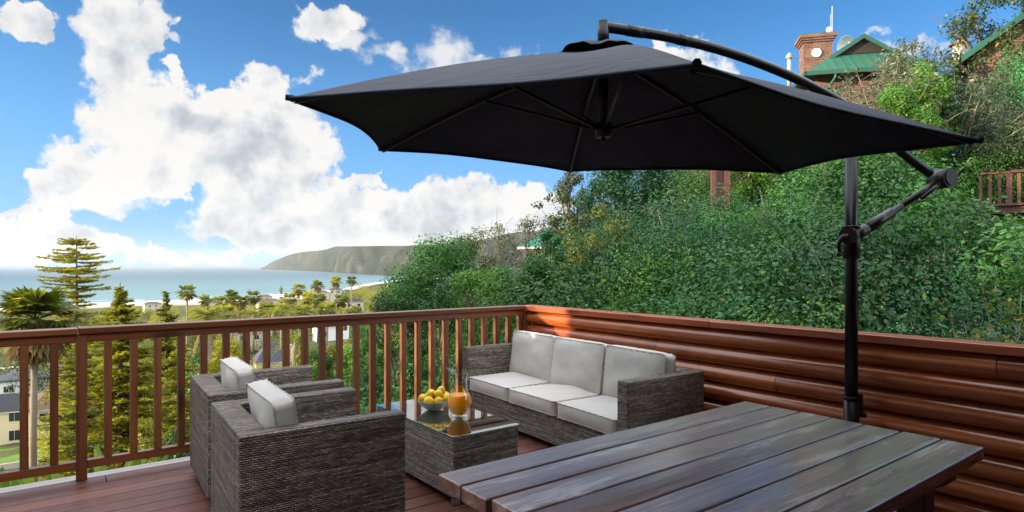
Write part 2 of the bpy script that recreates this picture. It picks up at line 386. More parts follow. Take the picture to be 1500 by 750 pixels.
M['leaf_deep'] = leaf('deep_green_leaf', (.008, .036, .008), (.022, .088, .018), (.058, .175, .032), (.12, .16, .03), .22, .40, .01)
M['leaf_cool'] = leaf('blue_green_leaf', (.008, .040, .017), (.020, .094, .036), (.052, .175, .064), (.10, .17, .05), .22, .42, .01)
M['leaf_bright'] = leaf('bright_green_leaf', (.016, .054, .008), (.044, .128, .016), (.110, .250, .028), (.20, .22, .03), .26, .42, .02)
M['leaf_yellow'] = leaf('yellowing_leaf', (.024, .044, .012), (.055, .090, .024), (.125, .150, .036), (.26, .20, .035), .25, .5, .06)
M['leaf_grey'] = leaf('grey_green_leaf', (.035, .050, .030), (.085, .110, .072), (.17, .20, .14), (.24, .22, .12), .2, .5, .05)
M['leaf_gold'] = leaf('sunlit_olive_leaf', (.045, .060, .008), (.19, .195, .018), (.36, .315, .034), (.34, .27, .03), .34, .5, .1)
M['needle'] = leaf('conifer_needle', (.060, .074, .008), (.165, .175, .018), (.30, .275, .034), (.36, .28, .03), .36, .6, .08)
M['palm'] = leaf('palm_frond', (.060, .080, .012), (.165, .175, .026), (.33, .30, .055), (.36, .28, .06), .42, .45, .06)
M['dead_frond'] = leaf('dead_frond', (.10, .065, .025), (.21, .14, .055), (.34, .24, .10), None, .1, .8)
M['banana'] = leaf('banana_leaf', (.05, .09, .015), (.11, .18, .025), (.2, .27, .05), None, .4, .35)
M['bark'] = plain('bark', (.12, .095, .075), .9, .2, .4, 6, .5)
M['palm_bark'] = plain('palm_bark', (.22, .175, .13), .9, .2, .35, 5, .5)
M['twig'] = plain('grey_twig', (.20, .175, .15), .9, .2, .3, 5)

def groundf(t):
    c = t.n('ShaderNodeTexCoord').outputs['Object']
    n = t.noise(c, .09, 8, .65); n2 = t.noise(c, 1.7, 6, .65)
    x = t.m('ADD', t.m('MULTIPLY', n, .6), t.m('MULTIPLY', n2, .4))
    col = t.ramp(x, [(.30, (.022, .036, .012)), (.46, (.050, .066, .020)), (.56, (.085, .082, .030)), (.68, (.15, .12, .060)), (.8, (.22, .18, .11))])
    return pbsdf(t, col, .95, .15, bump(t, n2, .6, .2))
M['ground'] = mat('scrubby_ground', groundf)
def lawnf(t):
    c = t.n('ShaderNodeTexCoord').outputs['Object']
    return pbsdf(t, t.ramp(t.noise(c, 1.2, 7, .7), [(.3, (.055, .12, .015)), (.7, (.11, .19, .03))]), .9, .2, bump(t, t.noise(c, 30, 3), .5, .05))
M['lawn'] = mat('mown_lawn', lawnf)
def sandf(t):
    c = t.n('ShaderNodeTexCoord').outputs['Object']
    return pbsdf(t, t.ramp(t.noise(c, .02, 6), [(.3, (.27, .23, .17)), (.7, (.34, .30, .23))]), .9, .2)
M['sand'] = mat('beach_sand', sandf)
M['asphalt'] = plain('asphalt', (.10, .098, .10), .8, .3, .15, 1.)
M['paving'] = plain('pale_paving', (.40, .37, .33), .85, .3, .12, 1.)
def headf(t):
    c = t.n('ShaderNodeTexCoord').outputs['Object']
    n = t.noise(c, .0035, 9, .68); n2 = t.noise(c, .03, 6, .7)
    x = t.m('ADD', t.m('MULTIPLY', n, .6), t.m('MULTIPLY', n2, .4))
    col = t.ramp(x, [(.40, (.008, .015, .009)), (.49, (.020, .028, .015)), (.55, (.046, .051, .034)), (.63, (.110, .104, .075))])
    return pbsdf(t, col, .95, .1, bump(t, x, 1., 90.))
M['headland'] = mat('headland_scrub', headf)
def waterf(t):
    c = t.n('ShaderNodeTexCoord').outputs['Object']
    uv = t.n('ShaderNodeSeparateXYZ', {0: t.n('ShaderNodeTexCoord').outputs['UV']})   # x: metres along shore, y: metres offshore
    off = uv.outputs[1]
    shp = t.n('ShaderNodeCombineXYZ', {0: t.m('MULTIPLY', uv.outputs[0], .004), 1: t.m('MULTIPLY', off, .03)}).outputs[0]
    wl = t.noise(shp, 1, 6, .62)
    near = t.sm(off, 0, 420, 1, 0)
    foam = t.sm(t.m('ADD', wl, t.m('MULTIPLY', near, .30)), .71, .78)
    foam = t.m('MULTIPLY', foam, near)
    edge = t.sm(t.m('ADD', off, t.m('MULTIPLY', t.m('SUBTRACT', wl, .5), 160)), 2, 26, 1, 0)
    foam = t.m('MAXIMUM', foam, t.m('MULTIPLY', edge, .85))
    depth = t.sm(off, 40, 2400)
    ch = t.noise(t.v('MULTIPLY', shp, (.6, .25, 1)), 1, 6, .65)
    col = t.mix(depth, (.100, .195, .215), (.022, .078, .115))
    col = t.mix(t.m('MULTIPLY', t.sm(ch, .35, .7), .35), col, (.038, .105, .14))
    col = t.mix(foam, col, (.78, .80, .80))
    h = t.noise(t.v('MULTIPLY', c, (.05, .05, .05)), 1, 8, .7)
    return pbsdf(t, col, t.m('MULTIPLY_ADD', foam, .3, .40), .18, bump(t, h, .5, 3.))
M['water'] = mat('sea_water', waterf)
def brickf(t):
    uv = t.n('ShaderNodeTexCoord').outputs['UV']
    b = t.n('ShaderNodeTexBrick', {'Vector': uv, 'Color1': (.13, .058, .042, 1), 'Color2': (.22, .11, .080, 1), 'Mortar': (.22, .19, .17, 1), 'Scale': 1., 'Mortar Size': .006, 'Brick Width': .23, 'Row Height': .083, 'Bias': -.1})
    n = t.noise(t.n('ShaderNodeTexCoord').outputs['Object'], 3, 6, .7)
    col = t.mix(t.sm(n, .4, .75), b.outputs[0], t.v('SCALE', b.outputs[0], sc=.6))
    return pbsdf(t, col, .9, .2, bump(t, b.outputs['Fac'], -.4, .008))
M['brick'] = mat('face_brick', brickf)
def sheetroof(name, col, pitch=.2):
    def f(t):
        uv = t.n('ShaderNodeSeparateXYZ', {0: t.n('ShaderNodeTexCoord').outputs['UV']})
        rib = t.m('POWER', t.m('ABSOLUTE', t.m('SINE', t.m('MULTIPLY', uv.outputs[0], math.pi / pitch))), 6)
        n = t.noise(t.n('ShaderNodeTexCoord').outputs['Object'], 1.5, 6, .65)
        return pbsdf(t, t.mix(n, tuple(q * .8 for q in col), tuple(q * 1.2 for q in col)), .7, .2, bump(t, rib, .6, .02))
    return mat(name, f)
M['green_roof'] = sheetroof('green_sheet_roof', (.016, .085, .056), .3)
M['teal_roof'] = sheetroof('teal_sheet_roof', (.012, .14, .115), .3)
M['green_trim'] = plain('green_fascia', (.014, .075, .050), .45, .4, .1)
M['dark_roof'] = sheetroof('dark_tile_roof', (.026, .027, .033), .3)
M['brown_roof'] = sheetroof('brown_tile_roof', (.115, .070, .048), .28)
M['grey_roof'] = sheetroof('grey_slate_roof', (.060, .060, .078), .3)
M['cream'] = plain('cream_plaster', (.60, .52, .34), .85, .3, .1, 2)
M['white'] = plain('white_plaster', (.70, .70, .68), .8, .3, .08, 2)
M['beige'] = plain('beige_plaster', (.50, .43, .33), .85, .3, .1, 2)
M['pane'] = plain('window_pane', (.02, .025, .03), .1, .6, .1)
M['shutter'] = plain('brown_shutter', (.14, .075, .05), .6, .4, .15)
M['frame'] = plain('window_frame', (.55, .52, .46), .6, .4, .1)
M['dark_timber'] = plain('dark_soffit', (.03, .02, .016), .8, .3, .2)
M['dish'] = plain('pale_dish', (.78, .80, .80), .5, .4, .08)
M['flue'] = plain('weathered_flue', (.33, .32, .30), .6, .4, .2, 8)
M['rust'] = plain('rusty_cowl', (.24, .14, .05), .8, .3, .3, 10)
M['petal'] = plain('pink_petal', (.5, .12, .35), .6, .3, .1)
# ================================================================== THE SETTING
# ground heights by bearing (photo pixel) and distance, from the horizon readings
G_PX = np.array([-700, 0, 300, 470, 600, 750, 900, 1100, 1300, 1500, 2300], float)
G_R = np.array([0, 5, 8, 10, 14, 18, 22, 30, 45, 60, 80, 120, 180, 260, 400, 700, 880, 1000, 1400, 2600, 6000], float)
G_Z = np.array([
 [-2.4,-2.2,-3.6,-4.6,-6.8,-8.6,-10,-12.6,-16.5,-19.5,-22,-24,-26,-28,-34,-44,-49,-54,-60,-60,-60],
 [-2.4,-2.2,-3.6,-4.6,-6.8,-8.6,-10,-12.6,-16.5,-19.5,-22,-24,-26,-28,-34,-44,-49,-54,-60,-60,-60],
 [-2.4,-2.2,-3.4,-4.4,-6.3,-8.2,-10,-12.4,-16.0,-19.0,-21.5,-24,-26,-28,-34,-43,-48.5,-53,-60,-60,-60],
 [-2.4,-2.2,-3.0,-3.6,-4.8,-6.0,-7.5,-10.,-14.,-17.5,-20.,-23.5,-26,-28,-33,-42,-46,-48.5,-53,-60,-60],
 [-2.4,-2.2,-2.8,-3.2,-3.6,-4.2,-4.8,-6.5,-9.5,-13.,-17,-21,-24,-26,-31,-40,-44,-46,-49,-58,-60],
 [-2.4,-2.2,-2.0,-1.8,-1.5,-1.3,-1.2,-1.0,-2.,-4,-7,-12,-17,-22,-28,-36,-40,-42,-45,-55,-60],
 [-2.4,-2.0,-1.0,-.6,.0,.8,1.5,2.2,1.5,.5,-1,-4,-8,-14,-20,-30,-35,-38,-42,-50,-60],
 [-2.4,-1.8,-.7,-.1,1.2,2.5,3.7,5.0,5.5,5.5,5.5,4,0,-6,-12,-22,-28,-30,-36,-44,-60],
 [-2.4,-1.8,-.5,.3,1.8,3.4,4.9,6.6,7.4,8,8,8,4,0,-6,-16,-22,-25,-30,-40,-60],
 [-2.4,-1.8,-.5,.2,1.0,1.9,3.8,6.2,8,9,9,10,6,2,-2,-12,-18,-20,-28,-40,-60],
 [-2.4,-2.0,-.6,.2,1.0,1.9,3.8,6.2,8.0,9,9,10,6,2,-2,-12,-18,-20,-28,-40,-60]])
_wr = np.random.RandomState(3); _wk = _wr.randn(6, 2) * .35; _wp = _wr.rand(6) * 6.28
def ground(x, y):
    x = np.asarray(x, float); y = np.asarray(y, float)
    f = x * FW[0] + y * FW[1]; s = x * RT[0] + y * RT[1]; r = np.hypot(x, y)
    th = np.arctan2(s, f); lim = R(66)
    px = 750 + F * np.tan(np.clip(th, -lim, lim)); px = np.clip(px, G_PX[0], G_PX[-1])
    i = np.clip(np.searchsorted(G_PX, px) - 1, 0, len(G_PX) - 2); u = (px - G_PX[i]) / (G_PX[i + 1] - G_PX[i])
    rr = np.clip(r, 0, G_R[-1] - 1e-3); j = np.clip(np.searchsorted(G_R, rr, side='right') - 1, 0, len(G_R) - 2); v = (rr - G_R[j]) / (G_R[j + 1] - G_R[j])
    z = (G_Z[i, j] * (1 - v) + G_Z[i, j + 1] * v) * (1 - u) + (G_Z[i + 1, j] * (1 - v) + G_Z[i + 1, j + 1] * v) * u
    bk = np.clip((np.abs(th) - lim) / R(50), 0, 1); bk = bk * bk * (3 - 2 * bk)
    z = z * (1 - bk) + (-2.4) * bk * np.exp(-r / 4000)
    w = sum(np.sin(_wk[k, 0] * x + _wk[k, 1] * y + _wp[k]) for k in range(6)) * .09
    return z + w * np.clip((r - 5) / 10, 0, 1)
def gz(p): return float(ground(p[0], p[1]))

# terrain: one sheet, a polar net round the deck
ths = np.linspace(-math.pi, math.pi, 241)
rs = np.concatenate([np.linspace(0.01, 30, 45), np.geomspace(31, 1500, 60), np.geomspace(1600, 6000, 8)])
TH, RR = np.meshgrid(ths, rs, indexing='ij')
X = RR * (np.cos(TH) * FW[0] + np.sin(TH) * RT[0]); Y = RR * (np.cos(TH) * FW[1] + np.sin(TH) * RT[1])
mb = MB(); mb.grid(np.stack([X, Y, ground(X, Y)], -1)[::-1]); tag(mb.build('terrain', M['ground']), kind='structure')

SEA = -50.
def shore(px): return np.interp(px, [-3000, -400, 200, 330, 430, 500, 545, 600, 800], [900, 900, 915, 960, 1060, 1250, 1700, 2300, 3300])
pxs = np.concatenate([np.linspace(-3500, -300, 14), np.linspace(-200, 620, 42), [800, 1200]])
offs = np.concatenate([[-60, 0, 20, 60, 120, 200, 320, 500, 800, 1300, 2200, 4000, 8000], np.geomspace(12000, 90000, 8)])
P = np.zeros((len(pxs), len(offs), 3)); UVs = np.zeros((len(pxs), len(offs), 2))
for a, px in enumerate(pxs):
    th = math.atan((px - 750) / F)
    for b, o_ in enumerate(offs):
        r = shore(px) + o_; q = r * (math.cos(th) * FW + math.sin(th) * RT); P[a, b] = (q[0], q[1], SEA); UVs[a, b] = (th * 1400, o_)
mb = MB(); mb.grid(P[::-1], uv=UVs[::-1]); tag(mb.build('sea_water', M['water']), kind='structure')
# beach strip
pb = np.linspace(-300, 560, 60); P = np.zeros((60, 4, 3))
for a, px in enumerate(pb):
    th = math.atan((px - 750) / F)
    for b, (o_, dz) in enumerate([(-150, 2.2), (-60, 1.5), (0, .5), (25, -.4)]):
        q = (shore(px) + o_) * (math.cos(th) * FW + math.sin(th) * RT); P[a, b] = (q[0], q[1], SEA + dz)
mb = MB(); mb.grid(P[::-1]); tag(mb.build('beach', M['sand']), kind='structure')

# the headland across the bay
hx = np.linspace(378, 1150, 170); hp = np.linspace(0, 1, 34)
base_d = np.interp(hx, [378, 400, 440, 480, 510, 535, 560, 600, 700, 800, 1150], [7900, 7300, 6000, 4900, 4100, 3500, 3150, 2900, 2600, 2500, 2500])
top_y = np.interp(hx, [378, 385, 400, 413, 425, 440, 455, 467, 479, 492, 530, 593, 640, 697, 730, 763, 850, 1000, 1150], [396, 393, 383, 377, 373, 369.5, 368, 367, 365, 361, 360.5, 360, 359, 353, 345, 339, 338, 338, 348])
rn = np.random.RandomState(8)
top_y = top_y + np.convolve(rn.randn(len(hx)), np.ones(4) / 4, 'same') * .35
P = np.zeros((len(hx), len(hp) + 3, 3)); ph = rn.rand(10) * 6.28
for a, px in enumerate(hx):
    th = math.atan((px - 750) / F); dv = (math.cos(th) * FW + math.sin(th) * RT)
    db = base_d[a] / math.cos(th); dr = db * 1.16; zt = H + (HY - top_y[a]) / F * dr * math.cos(th)
    for b, t_ in enumerate(hp):
        r = db + (dr - db) * t_
        gul = sum(math.sin(px * (.035 * (k + 1) * 1.7) + ph[k] + 2.2 * t_) / (k + 1) for k in range(5))
        z = SEA - 3 + (zt - SEA + 3) * (1 - (1 - t_) ** 1.45)
        r2 = r + gul * (dr - db) * .26 * math.sin(math.pi * t_)
        P[a, b] = (dv[0] * r2, dv[1] * r2, z)
    for b, (fr, fz) in enumerate(((1.3, 1.), (1.6, .93), (2.2, .3))):
        r = db * fr; P[a, len(hp) + b] = (dv[0] * r, dv[1] * r, SEA + (zt - SEA) * fz)
mb = MB(); mb.grid(P[::-1]); tag(mb.build('headland_hills', M['headland']), kind='structure')

# ------------------------------------------------------------------ the deck
WX, RY = 3.965, 4.90                      # log wall line, railing line
mb = MB(); y = -1.2; k = 0
rnd = random.Random(5)
while y < RY - .02:
    w = .138; x0 = -3.2
    for xe in ((rnd.uniform(-.8, 3.0), WX + .1),):
        mb.box((x0, y, -.035), (xe[0] - .002, y + w, 0)); mb.box((xe[0] + .002, y, -.035), (xe[1], y + w, 0))
    y += .1455
tag(mb.build('deck', M['deck'], bev=.004, seg=2), kind='structure')
mb = MB(); yy = y
mb.box((-3.2, yy, -.03), (1.62, yy + .11, .002)); mb.box((1.625, yy, -.03), (WX + .1, yy + .11, .002))
tag(mb.build('deck_edge', M['deck_edge'], bev=.004), kind='structure')
mb = MB()
mb.box((-3.2, yy + .04, -.26), (WX + .1, yy + .09, -.034))
for x in np.arange(-3, 4.2, .6): mb.box((x, -1.2, -.2), (x + .05, yy + .04, -.036))
tag(mb.build('deck_joists', M['rail']), kind='structure')

# ------------------------------------------------------------------ wooden railing
CP = 3.93
rl = thing('deck_railing', 'dark stained timber railing with square balusters along the open seaward edge of the deck', 'railing', (0, RY, 0))
o0 = (0, RY, 0)
mb = MB(); mb.box((-3.2, RY - .05, .955), (.185, RY + .05, .995)); mb.build('top_rail', M['rail'], rl, o0, .006)
mb = MB(); mb.box((.19, RY - .05, .955), (CP - .06, RY + .05, .997)); mb.build('top_rail', M['rail'], rl, o0, .006)
mb = MB(); mb.box((-3.2, RY - .026, .90), (CP - .06, RY + .026, .954)); mb.build('under_rail', M['rail'], rl, o0, .004)
mb = MB(); mb.box((-3.2, RY - .026, .075), (CP - .05, RY + .026, .13)); mb.build('bottom_rail', M['rail'], rl, o0, .004)
for k in range(-22, 27):
    x = .061 + .1455 * k
    if k in (1, -15): continue
    mb = MB(); j = rnd.uniform(-.003, .003); mb.box((x - .022 + j, RY - .027, .131), (x + .022 + j, RY + .027, .899)); mb.build('baluster', M['baluster'], rl, o0, .003, 1)
for x in (.206, .061 - 15 * .1455):
    mb = MB(); mb.box((x - .03, RY - .035, .004), (x + .03, RY + .023, .953)); mb.build('post', M['baluster'], rl, o0, .004)
mb = MB(); mb.box((CP - .055, RY - .045, .004), (CP + .035, RY + .045, .95)); mb.build('corner_post', M['baluster'], rl, o0, .005)

# ------------------------------------------------------------------ log wall
lw = thing('log_wall', 'glossy red brown half log wall along the uphill side of the deck', 'wall', (WX, 2, 0)); ol = (WX, 2, 0)
Y0 = -1.15
nl = 7; lh = .935 / nl
for k in range(nl):
    cz = .005 + lh * (k + .5)
    pts = []; rad = []
    yj = [2.9, 1.3, 3.6, .5, 2.2, 3.2, 1.0][k]
    a = np.linspace(-math.pi / 2, math.pi / 2, 17)
    wob = [rnd.uniform(-1, 1) for _ in range(6)]
    for ys in (np.linspace(Y0, yj - .002, 24), np.linspace(yj + .002, RY - .05, 24)):
      P = np.zeros((len(ys), len(a), 3))
      for i, yv in enumerate(ys):
        rr = lh / 2 * (1 + .015 * math.sin(yv * 1.7 + wob[0] * 3) + .012 * math.sin(yv * 4.1 + wob[1] * 3))
        P[i, :, 0] = WX - .005 - (rr * 1.02) * np.cos(a); P[i, :, 1] = yv; P[i, :, 2] = cz + (lh / 2 - .0015) * np.sin(a)
      mb = MB(); mb.grid(P); mb.build('log', M['log'], lw, ol)
mb = MB(); mb.box((WX, Y0, .005), (WX + .05, RY - .055, .93)); mb.build('backing_board', M['log'], lw, ol)
mb = MB(); mb.box((WX - .085, Y0, .944), (WX + .085, 2.7, .992)); mb.build('cap_rail', M['cap'], lw, ol, .005)
mb = MB(); mb.box((WX - .085, 2.704, .944), (WX + .085, RY + .05, .994)); mb.build('cap_rail', M['cap'], lw, ol, .005)

# ------------------------------------------------------------------ the house the deck belongs to (behind the photographer; the block at left is added to stop low sun)
hs = thing('log_house', 'dark log house behind the deck, out of view, with a block added left for shade', 'house', (-7, 0, 0))
oh = (-7, 0, 0)
def logs_x(x0, x1, yf, z0, z1, name):
    mb = MB(); n = int(round((z1 - z0) / .2)); a = np.linspace(-math.pi / 2, math.pi / 2, 9)
    for k in range(n):
        P = np.zeros((2, 9, 3)); P[0, :, 0] = x0; P[1, :, 0] = x1; P[:, :, 1] = yf + .09 * np.cos(a); P[:, :, 2] = z0 + .2 * (k + .5) + .1 * np.sin(a)
        mb.grid(P)
    mb.box((x0, yf - .2, z0), (x1, yf, z1)); return mb.build(name, M['siding'], hs, oh)
logs_x(-7, -1.4, -1.4, -2.4, 3.0, 'wall'); logs_x(1.4, 5, -1.4, -2.4, 3.0, 'wall'); logs_x(-1.4, 1.4, -1.4, 2.25, 3.0, 'lintel')
mb = MB(); mb.box((-1.39, -1.5, 0), (1.39, -1.45, 2.24)); mb.build('glass_door', M['pane'], hs, oh)
mb = MB()
for x in (-1.36, -.48, .42, 1.3): mb.box((x, -1.449, .01), (x + .07, -1.40, 2.24))
mb.build('door_frame', M['rail'], hs, oh)
mb = MB(); mb.box((-12, -6, -12), (-7, 8.6, 6.8)); mb.build('sun_block_wing', M['cream'], hs, oh)  # this block and its roof below are added, unseen, to stop low sun
mb = MB(); mb.poly([(-13, -7, 6.802), (-6.4, -7, 6.802), (-9.5, -7, 8.6)], th=(0, 15.65, 0)); mb.build('roof', M['dark_roof'], hs, oh)
mb = MB(); mb.poly([(-7, .78, 2.72), (5.4, .78, 2.72), (5.4, -8, 5.2), (-7, -8, 5.2)], th=(0, 0, .15)); mb.build('roof', M['dark_roof'], hs, oh)  # eave carried out over the deck, unseen, to cut skylight on the chair sides
# ================================================================== FURNITURE
def cushion(w, d, h, b=.02, sb=.012, N=20, seed=0, pucker=.003):
    """boxed cushion: returns a function giving the surface for a point of the unit cube, and the mesh"""
    r = np.random.RandomState(seed); ph = r.rand(8) * 6.28
    def f(p):
        x, y, z = p[..., 0], p[..., 1], p[..., 2]
        bul = (1 - np.abs(x) ** 3.5) * (1 - np.abs(y) ** 3.5)
        edge = np.clip(np.maximum(np.abs(x), np.abs(y)), 0, 1) ** 8
        Z = z * (h / 2 + b * bul) + pucker * edge * np.sin(34 * x + ph[0]) * np.sin(31 * y + ph[1]) * (np.abs(z) > .5)
        Z = Z + .010 * np.sin(3.1 * x + ph[2]) * np.sin(2.7 * y + ph[3]) * bul + .004 * np.sin(7 * x + ph[4] + 2 * y) * np.sin(5 * y + ph[5]) * bul
        X = x * (w / 2 + sb * (1 - z * z) * (1 - y ** 4)) * (1 - .022 * (1 - y * y) * (x ** 4)) + .0015 * np.sin(40 * y + 9 * z + ph[6]) * (np.abs(x) > .95)
        Y = y * (d / 2 + sb * (1 - z * z) * (1 - x ** 4)) * (1 - .022 * (1 - x * x) * (y ** 4)) + .0015 * np.sin(40 * x + 9 * z + ph[7]) * (np.abs(y) > .95)
        # soften the vertical corners
        c = np.clip(np.minimum(np.abs(x), np.abs(y)) - .9, 0, .1) * 10
        X = X - np.sign(x) * c * c * .012; Y = Y - np.sign(y) * c * c * .012
        return np.stack([X, Y, Z], -1)
    mb = MB(); t = np.linspace(-1, 1, N); tz = np.linspace(-1, 1, 7)
    A, B = np.meshgrid(t, t, indexing='ij'); A2, B2 = np.meshgrid(t, tz, indexing='ij'); o = np.ones_like(A); o2 = np.ones_like(A2)
    mb.grid(f(np.stack([A, B, o], -1))); mb.grid(f(np.stack([A, B, -o], -1))[::-1])
    mb.grid(f(np.stack([A2, -o2, B2], -1))); mb.grid(f(np.stack([A2, o2, B2], -1))[::-1])
    mb.grid(f(np.stack([-o2, A2, B2], -1))[::-1]); mb.grid(f(np.stack([o2, A2, B2], -1)))
    pp = MB(); q = np.linspace(-1, 1, 30)
    for z in (1, -1):
        L = np.concatenate([[(a, -1, z) for a in q[:-1]], [(1, a, z) for a in q[:-1]], [(-a, 1, z) for a in q[:-1]], [(-1, -a, z) for a in q[:-1]], [(-1, -1, z), (-.93, -1, z)]])
        pp.tube(f(L), .0048, 6, cap=False)
    return mb, pp
def place_cushion(name, parent, M4, w, d, h, **k):
    mb, pp = cushion(w, d, h, **k)
    o = mb.build(name, M['cushion'], parent); o.matrix_local = M4
    pp.build('piping', M['piping'], o); return o
def mat4(loc, rx=0, ry=0, rz=0): return Matrix.Translation(loc) @ Matrix.Rotation(rz, 4, 'Z') @ Matrix.Rotation(ry, 4, 'Y') @ Matrix.Rotation(rx, 4, 'X')
def wick(lo, hi, name, parent, bev=.010):
    mb = MB(); mb.box(lo, hi); return mb.build(name, M['wicker'], parent, (0, 0, 0), bev, 3)
def legs(parent, spots, z=.05):
    for x, y in spots:
        mb = MB(); mb.box((x - .02, y - .02, .003), (x + .02, y + .02, z)); mb.build('leg', M['steel'], parent, (0, 0, 0), .003)

# seats face +x in their own frame; origin on the floor at the middle of the back
def seat(name, label, cat, loc, rz, w, d, n, ht, group, seed, arm=.10, back=.13, lean=.20, dz=0.):
    t = thing(name, label, cat, loc, rz, group)
    wick((0, -w / 2 + arm + .002, .05), (back, w / 2 - arm - .002, ht), 'back_panel', t)
    wick((0, -w / 2, .05), (d, -w / 2 + arm, ht + .001), 'arm', t); wick((0, w / 2 - arm, .05), (d, w / 2, ht + .001), 'arm', t)
    wick((back + .003, -w / 2 + arm + .003, .05), (d - .012, w / 2 - arm - .003, .265), 'seat_base', t)
    legs(t, [(.05, -w / 2 + .05), (.05, w / 2 - .05), (d - .05, -w / 2 + .05), (d - .05, w / 2 - .05)])
    iw = (w - 2 * arm) / n
    for i in range(n):
        yc = -w / 2 + arm + iw * (i + .5)
        place_cushion('seat_cushion', t, mat4((back + (d - back) / 2 + .015, yc, .325), R([0, .6, -.5][i % 3]), 0, R([.4, -.6, .3][i % 3])), d - back - .02, iw - .008, .105, b=.018, seed=seed + i)
    for i in range(n):
        yc = -w / 2 + arm + iw * (i + .5); hh = .40
        a = R(-90) - lean - [0, .02, -.015][i % 3]
        place_cushion('back_cushion', t, mat4((back + .112 + [0, .01, .005][i % 3], yc, .375 + hh / 2 * .97 + dz), 0, a, [0, .015, -.03][i % 3]) @ Matrix.Rotation(0, 4, 'Z'), hh, iw - .004, .095, b=.032, sb=.015, seed=seed + 10 + i, pucker=.005)
    return t
seat('rattan_sofa', 'three seat brown rattan sofa with pale grey cushions standing against the log wall', 'sofa', (3.825, 3.725, 0), R(177), 2.13, .765, 3, .645, None, 3, lean=.13)
seat('rattan_armchair', 'brown rattan armchair in front, its whole dark side facing the viewer', 'armchair', (.705, 3.25, 0), R(-3.4), .81, .785, 1, .655, 'rattan armchairs facing the sofa', 31, lean=.16)
seat('rattan_armchair', 'brown rattan armchair standing close to the railing, partly hidden by the chair in front', 'armchair', (.778, 4.255, 0), R(-3), .79, .80, 1, .655, 'rattan armchairs facing the sofa', 51, lean=.12)

# coffee table
CT = (1.885, 3.02, 0); cw, cl = .475, 1.03
ct = thing('coffee_table', 'low brown rattan coffee table with a glass top between the armchairs and the sofa', 'coffee table', (CT[0] + cw / 2, CT[1] + cl / 2, 0))
hw, hl = cw / 2, cl / 2
wick((-hw, -hl, .05), (hw, hl, .404), 'rattan_body', ct)
mb = MB(); mb.box((-hw - .004, -hl - .004, .406), (hw + .004, hl + .004, .413)); mb.build('glass_top', M['tableglass'], ct, (0, 0, 0), .002)
legs(ct, [(-hw + .04, -hl + .04), (-hw + .04, hl - .04), (hw - .04, -hl + .04), (hw - .04, hl - .04)])
TZ = .4135

# jug of juice
jp = atz(673, 611, TZ); jp = (jp[0], jp[1], TZ)
jug = thing('glass_jug', 'clear glass jug half full of orange juice beside the bowl of lemons', 'jug', jp, R(-35))
prof = [(.0, .006), (.047, .006), (.055, .004), (.057, .010), (.050, .022), (.062, .042), (.077, .075), (.080, .100), (.074, .130), (.061, .160), (.051, .190), (.047, .225), (.050, .262), (.058, .297)]
inn = [(r - .0035, z + (.004 if i < 5 else 0)) for i, (r, z) in enumerate(prof)]
pr = np.array(prof); 
def smooth(p, n=60):
    p = np.array(p); s = np.concatenate([[0], np.cumsum(np.linalg.norm(np.diff(p, axis=0), axis=1))]); q = np.linspace(0, s[-1], n)
    a = np.stack([np.interp(q, s, p[:, 0]), np.interp(q, s, p[:, 1])], 1)
    for _ in range(3): a[1:-1] = (a[:-2] + 2 * a[1:-1] + a[2:]) / 4
    return a
out_ = smooth(prof[3:]); inner = smooth([(0.0001, .020), (.040, .020), (.052, .034), (.0725, .075), (.0755, .100), (.0700, .130), (.0575, .160), (.0475, .190), (.0437, .225), (.0465, .262), (.0545, .296)])
full = np.concatenate([[(.0001, .002), (.053, .001)], out_, [(.0575, .2985), (.0555, .2985)], inner[::-1]])
mb = MB(); mb.lathe(full, n=48)
# pull the lip into a spout
V = mb.V[0]; z = V[:, 2]; ang = np.arctan2(V[:, 1], V[:, 0] * -1)
k = np.clip((z - .235) / .063, 0, 1) ** 2 * np.exp(-(ang / .45) ** 2); V[:, 0] -= .030 * k; V[:, 2] += .014 * k
k2 = np.clip((z - .235) / .063, 0, 1) ** 2; V[:, 2] += .010 * k2 * np.clip(-V[:, 0] / .06, -1, 1)
mb.build('glass_body', M['glass'], jug)
mb = MB(); hz = [(.046, .238), (.066, .252), (.090, .250), (.106, .230), (.108, .200), (.098, .172), (.082, .148), (.071, .138)]
hp_ = smooth(hz, 26); mb.tube(np.stack([hp_[:, 0], 0 * hp_[:, 0], hp_[:, 1]], 1), .0062, 10); mb.build('handle', M['glass'], jug)
jin = [(r + .0010 if r > .001 else .0001, z_) for r, z_ in inner if z_ < .148] + [(.0635, .148), (.0001, .148)]
jin[0] = (.0001, .0190)
mb = MB(); mb.lathe(jin, n=40); mb.build('juice', M['juice'], jug)

# bowl and lemons
bp = atz(636, 600, TZ); bp = (bp[0], bp[1], TZ)
bprof = [(.0001, .002), (.045, .0015), (.050, .006), (.075, .022), (.100, .048), (.112, .070), (.1115, .0735), (.107, .071), (.094, .050), (.070, .027), (.045, .012), (.0001, .010)]
bs = smooth(bprof, 50); mb = MB(); mb.lathe(bs, n=48, pw=3.0, sx=.93, sy=.93)
bw = mb.build('fruit_bowl', M['bowl'], None); bw.location = bp; bw.rotation_euler = (0, 0, R(20))
tag(bw, 'rounded square stoneware bowl heaped with lemons on the glass top', 'bowl')
def lemon_mb(seed):
    a = np.linspace(-1, 1, 22); pr = [(max(.0295 * (1 - abs(q) ** 2.3) ** .56, .0001) + (.004 * math.exp(-((abs(q) - .97) / .05) ** 2) if abs(q) < .999 else 0), q * .034 + (np.sign(q) * .004 if abs(q) > .93 else 0)) for q in a]
    mb = MB(); mb.lathe(pr, n=24); return mb
cr = Vector(RT); cf = Vector(FW)
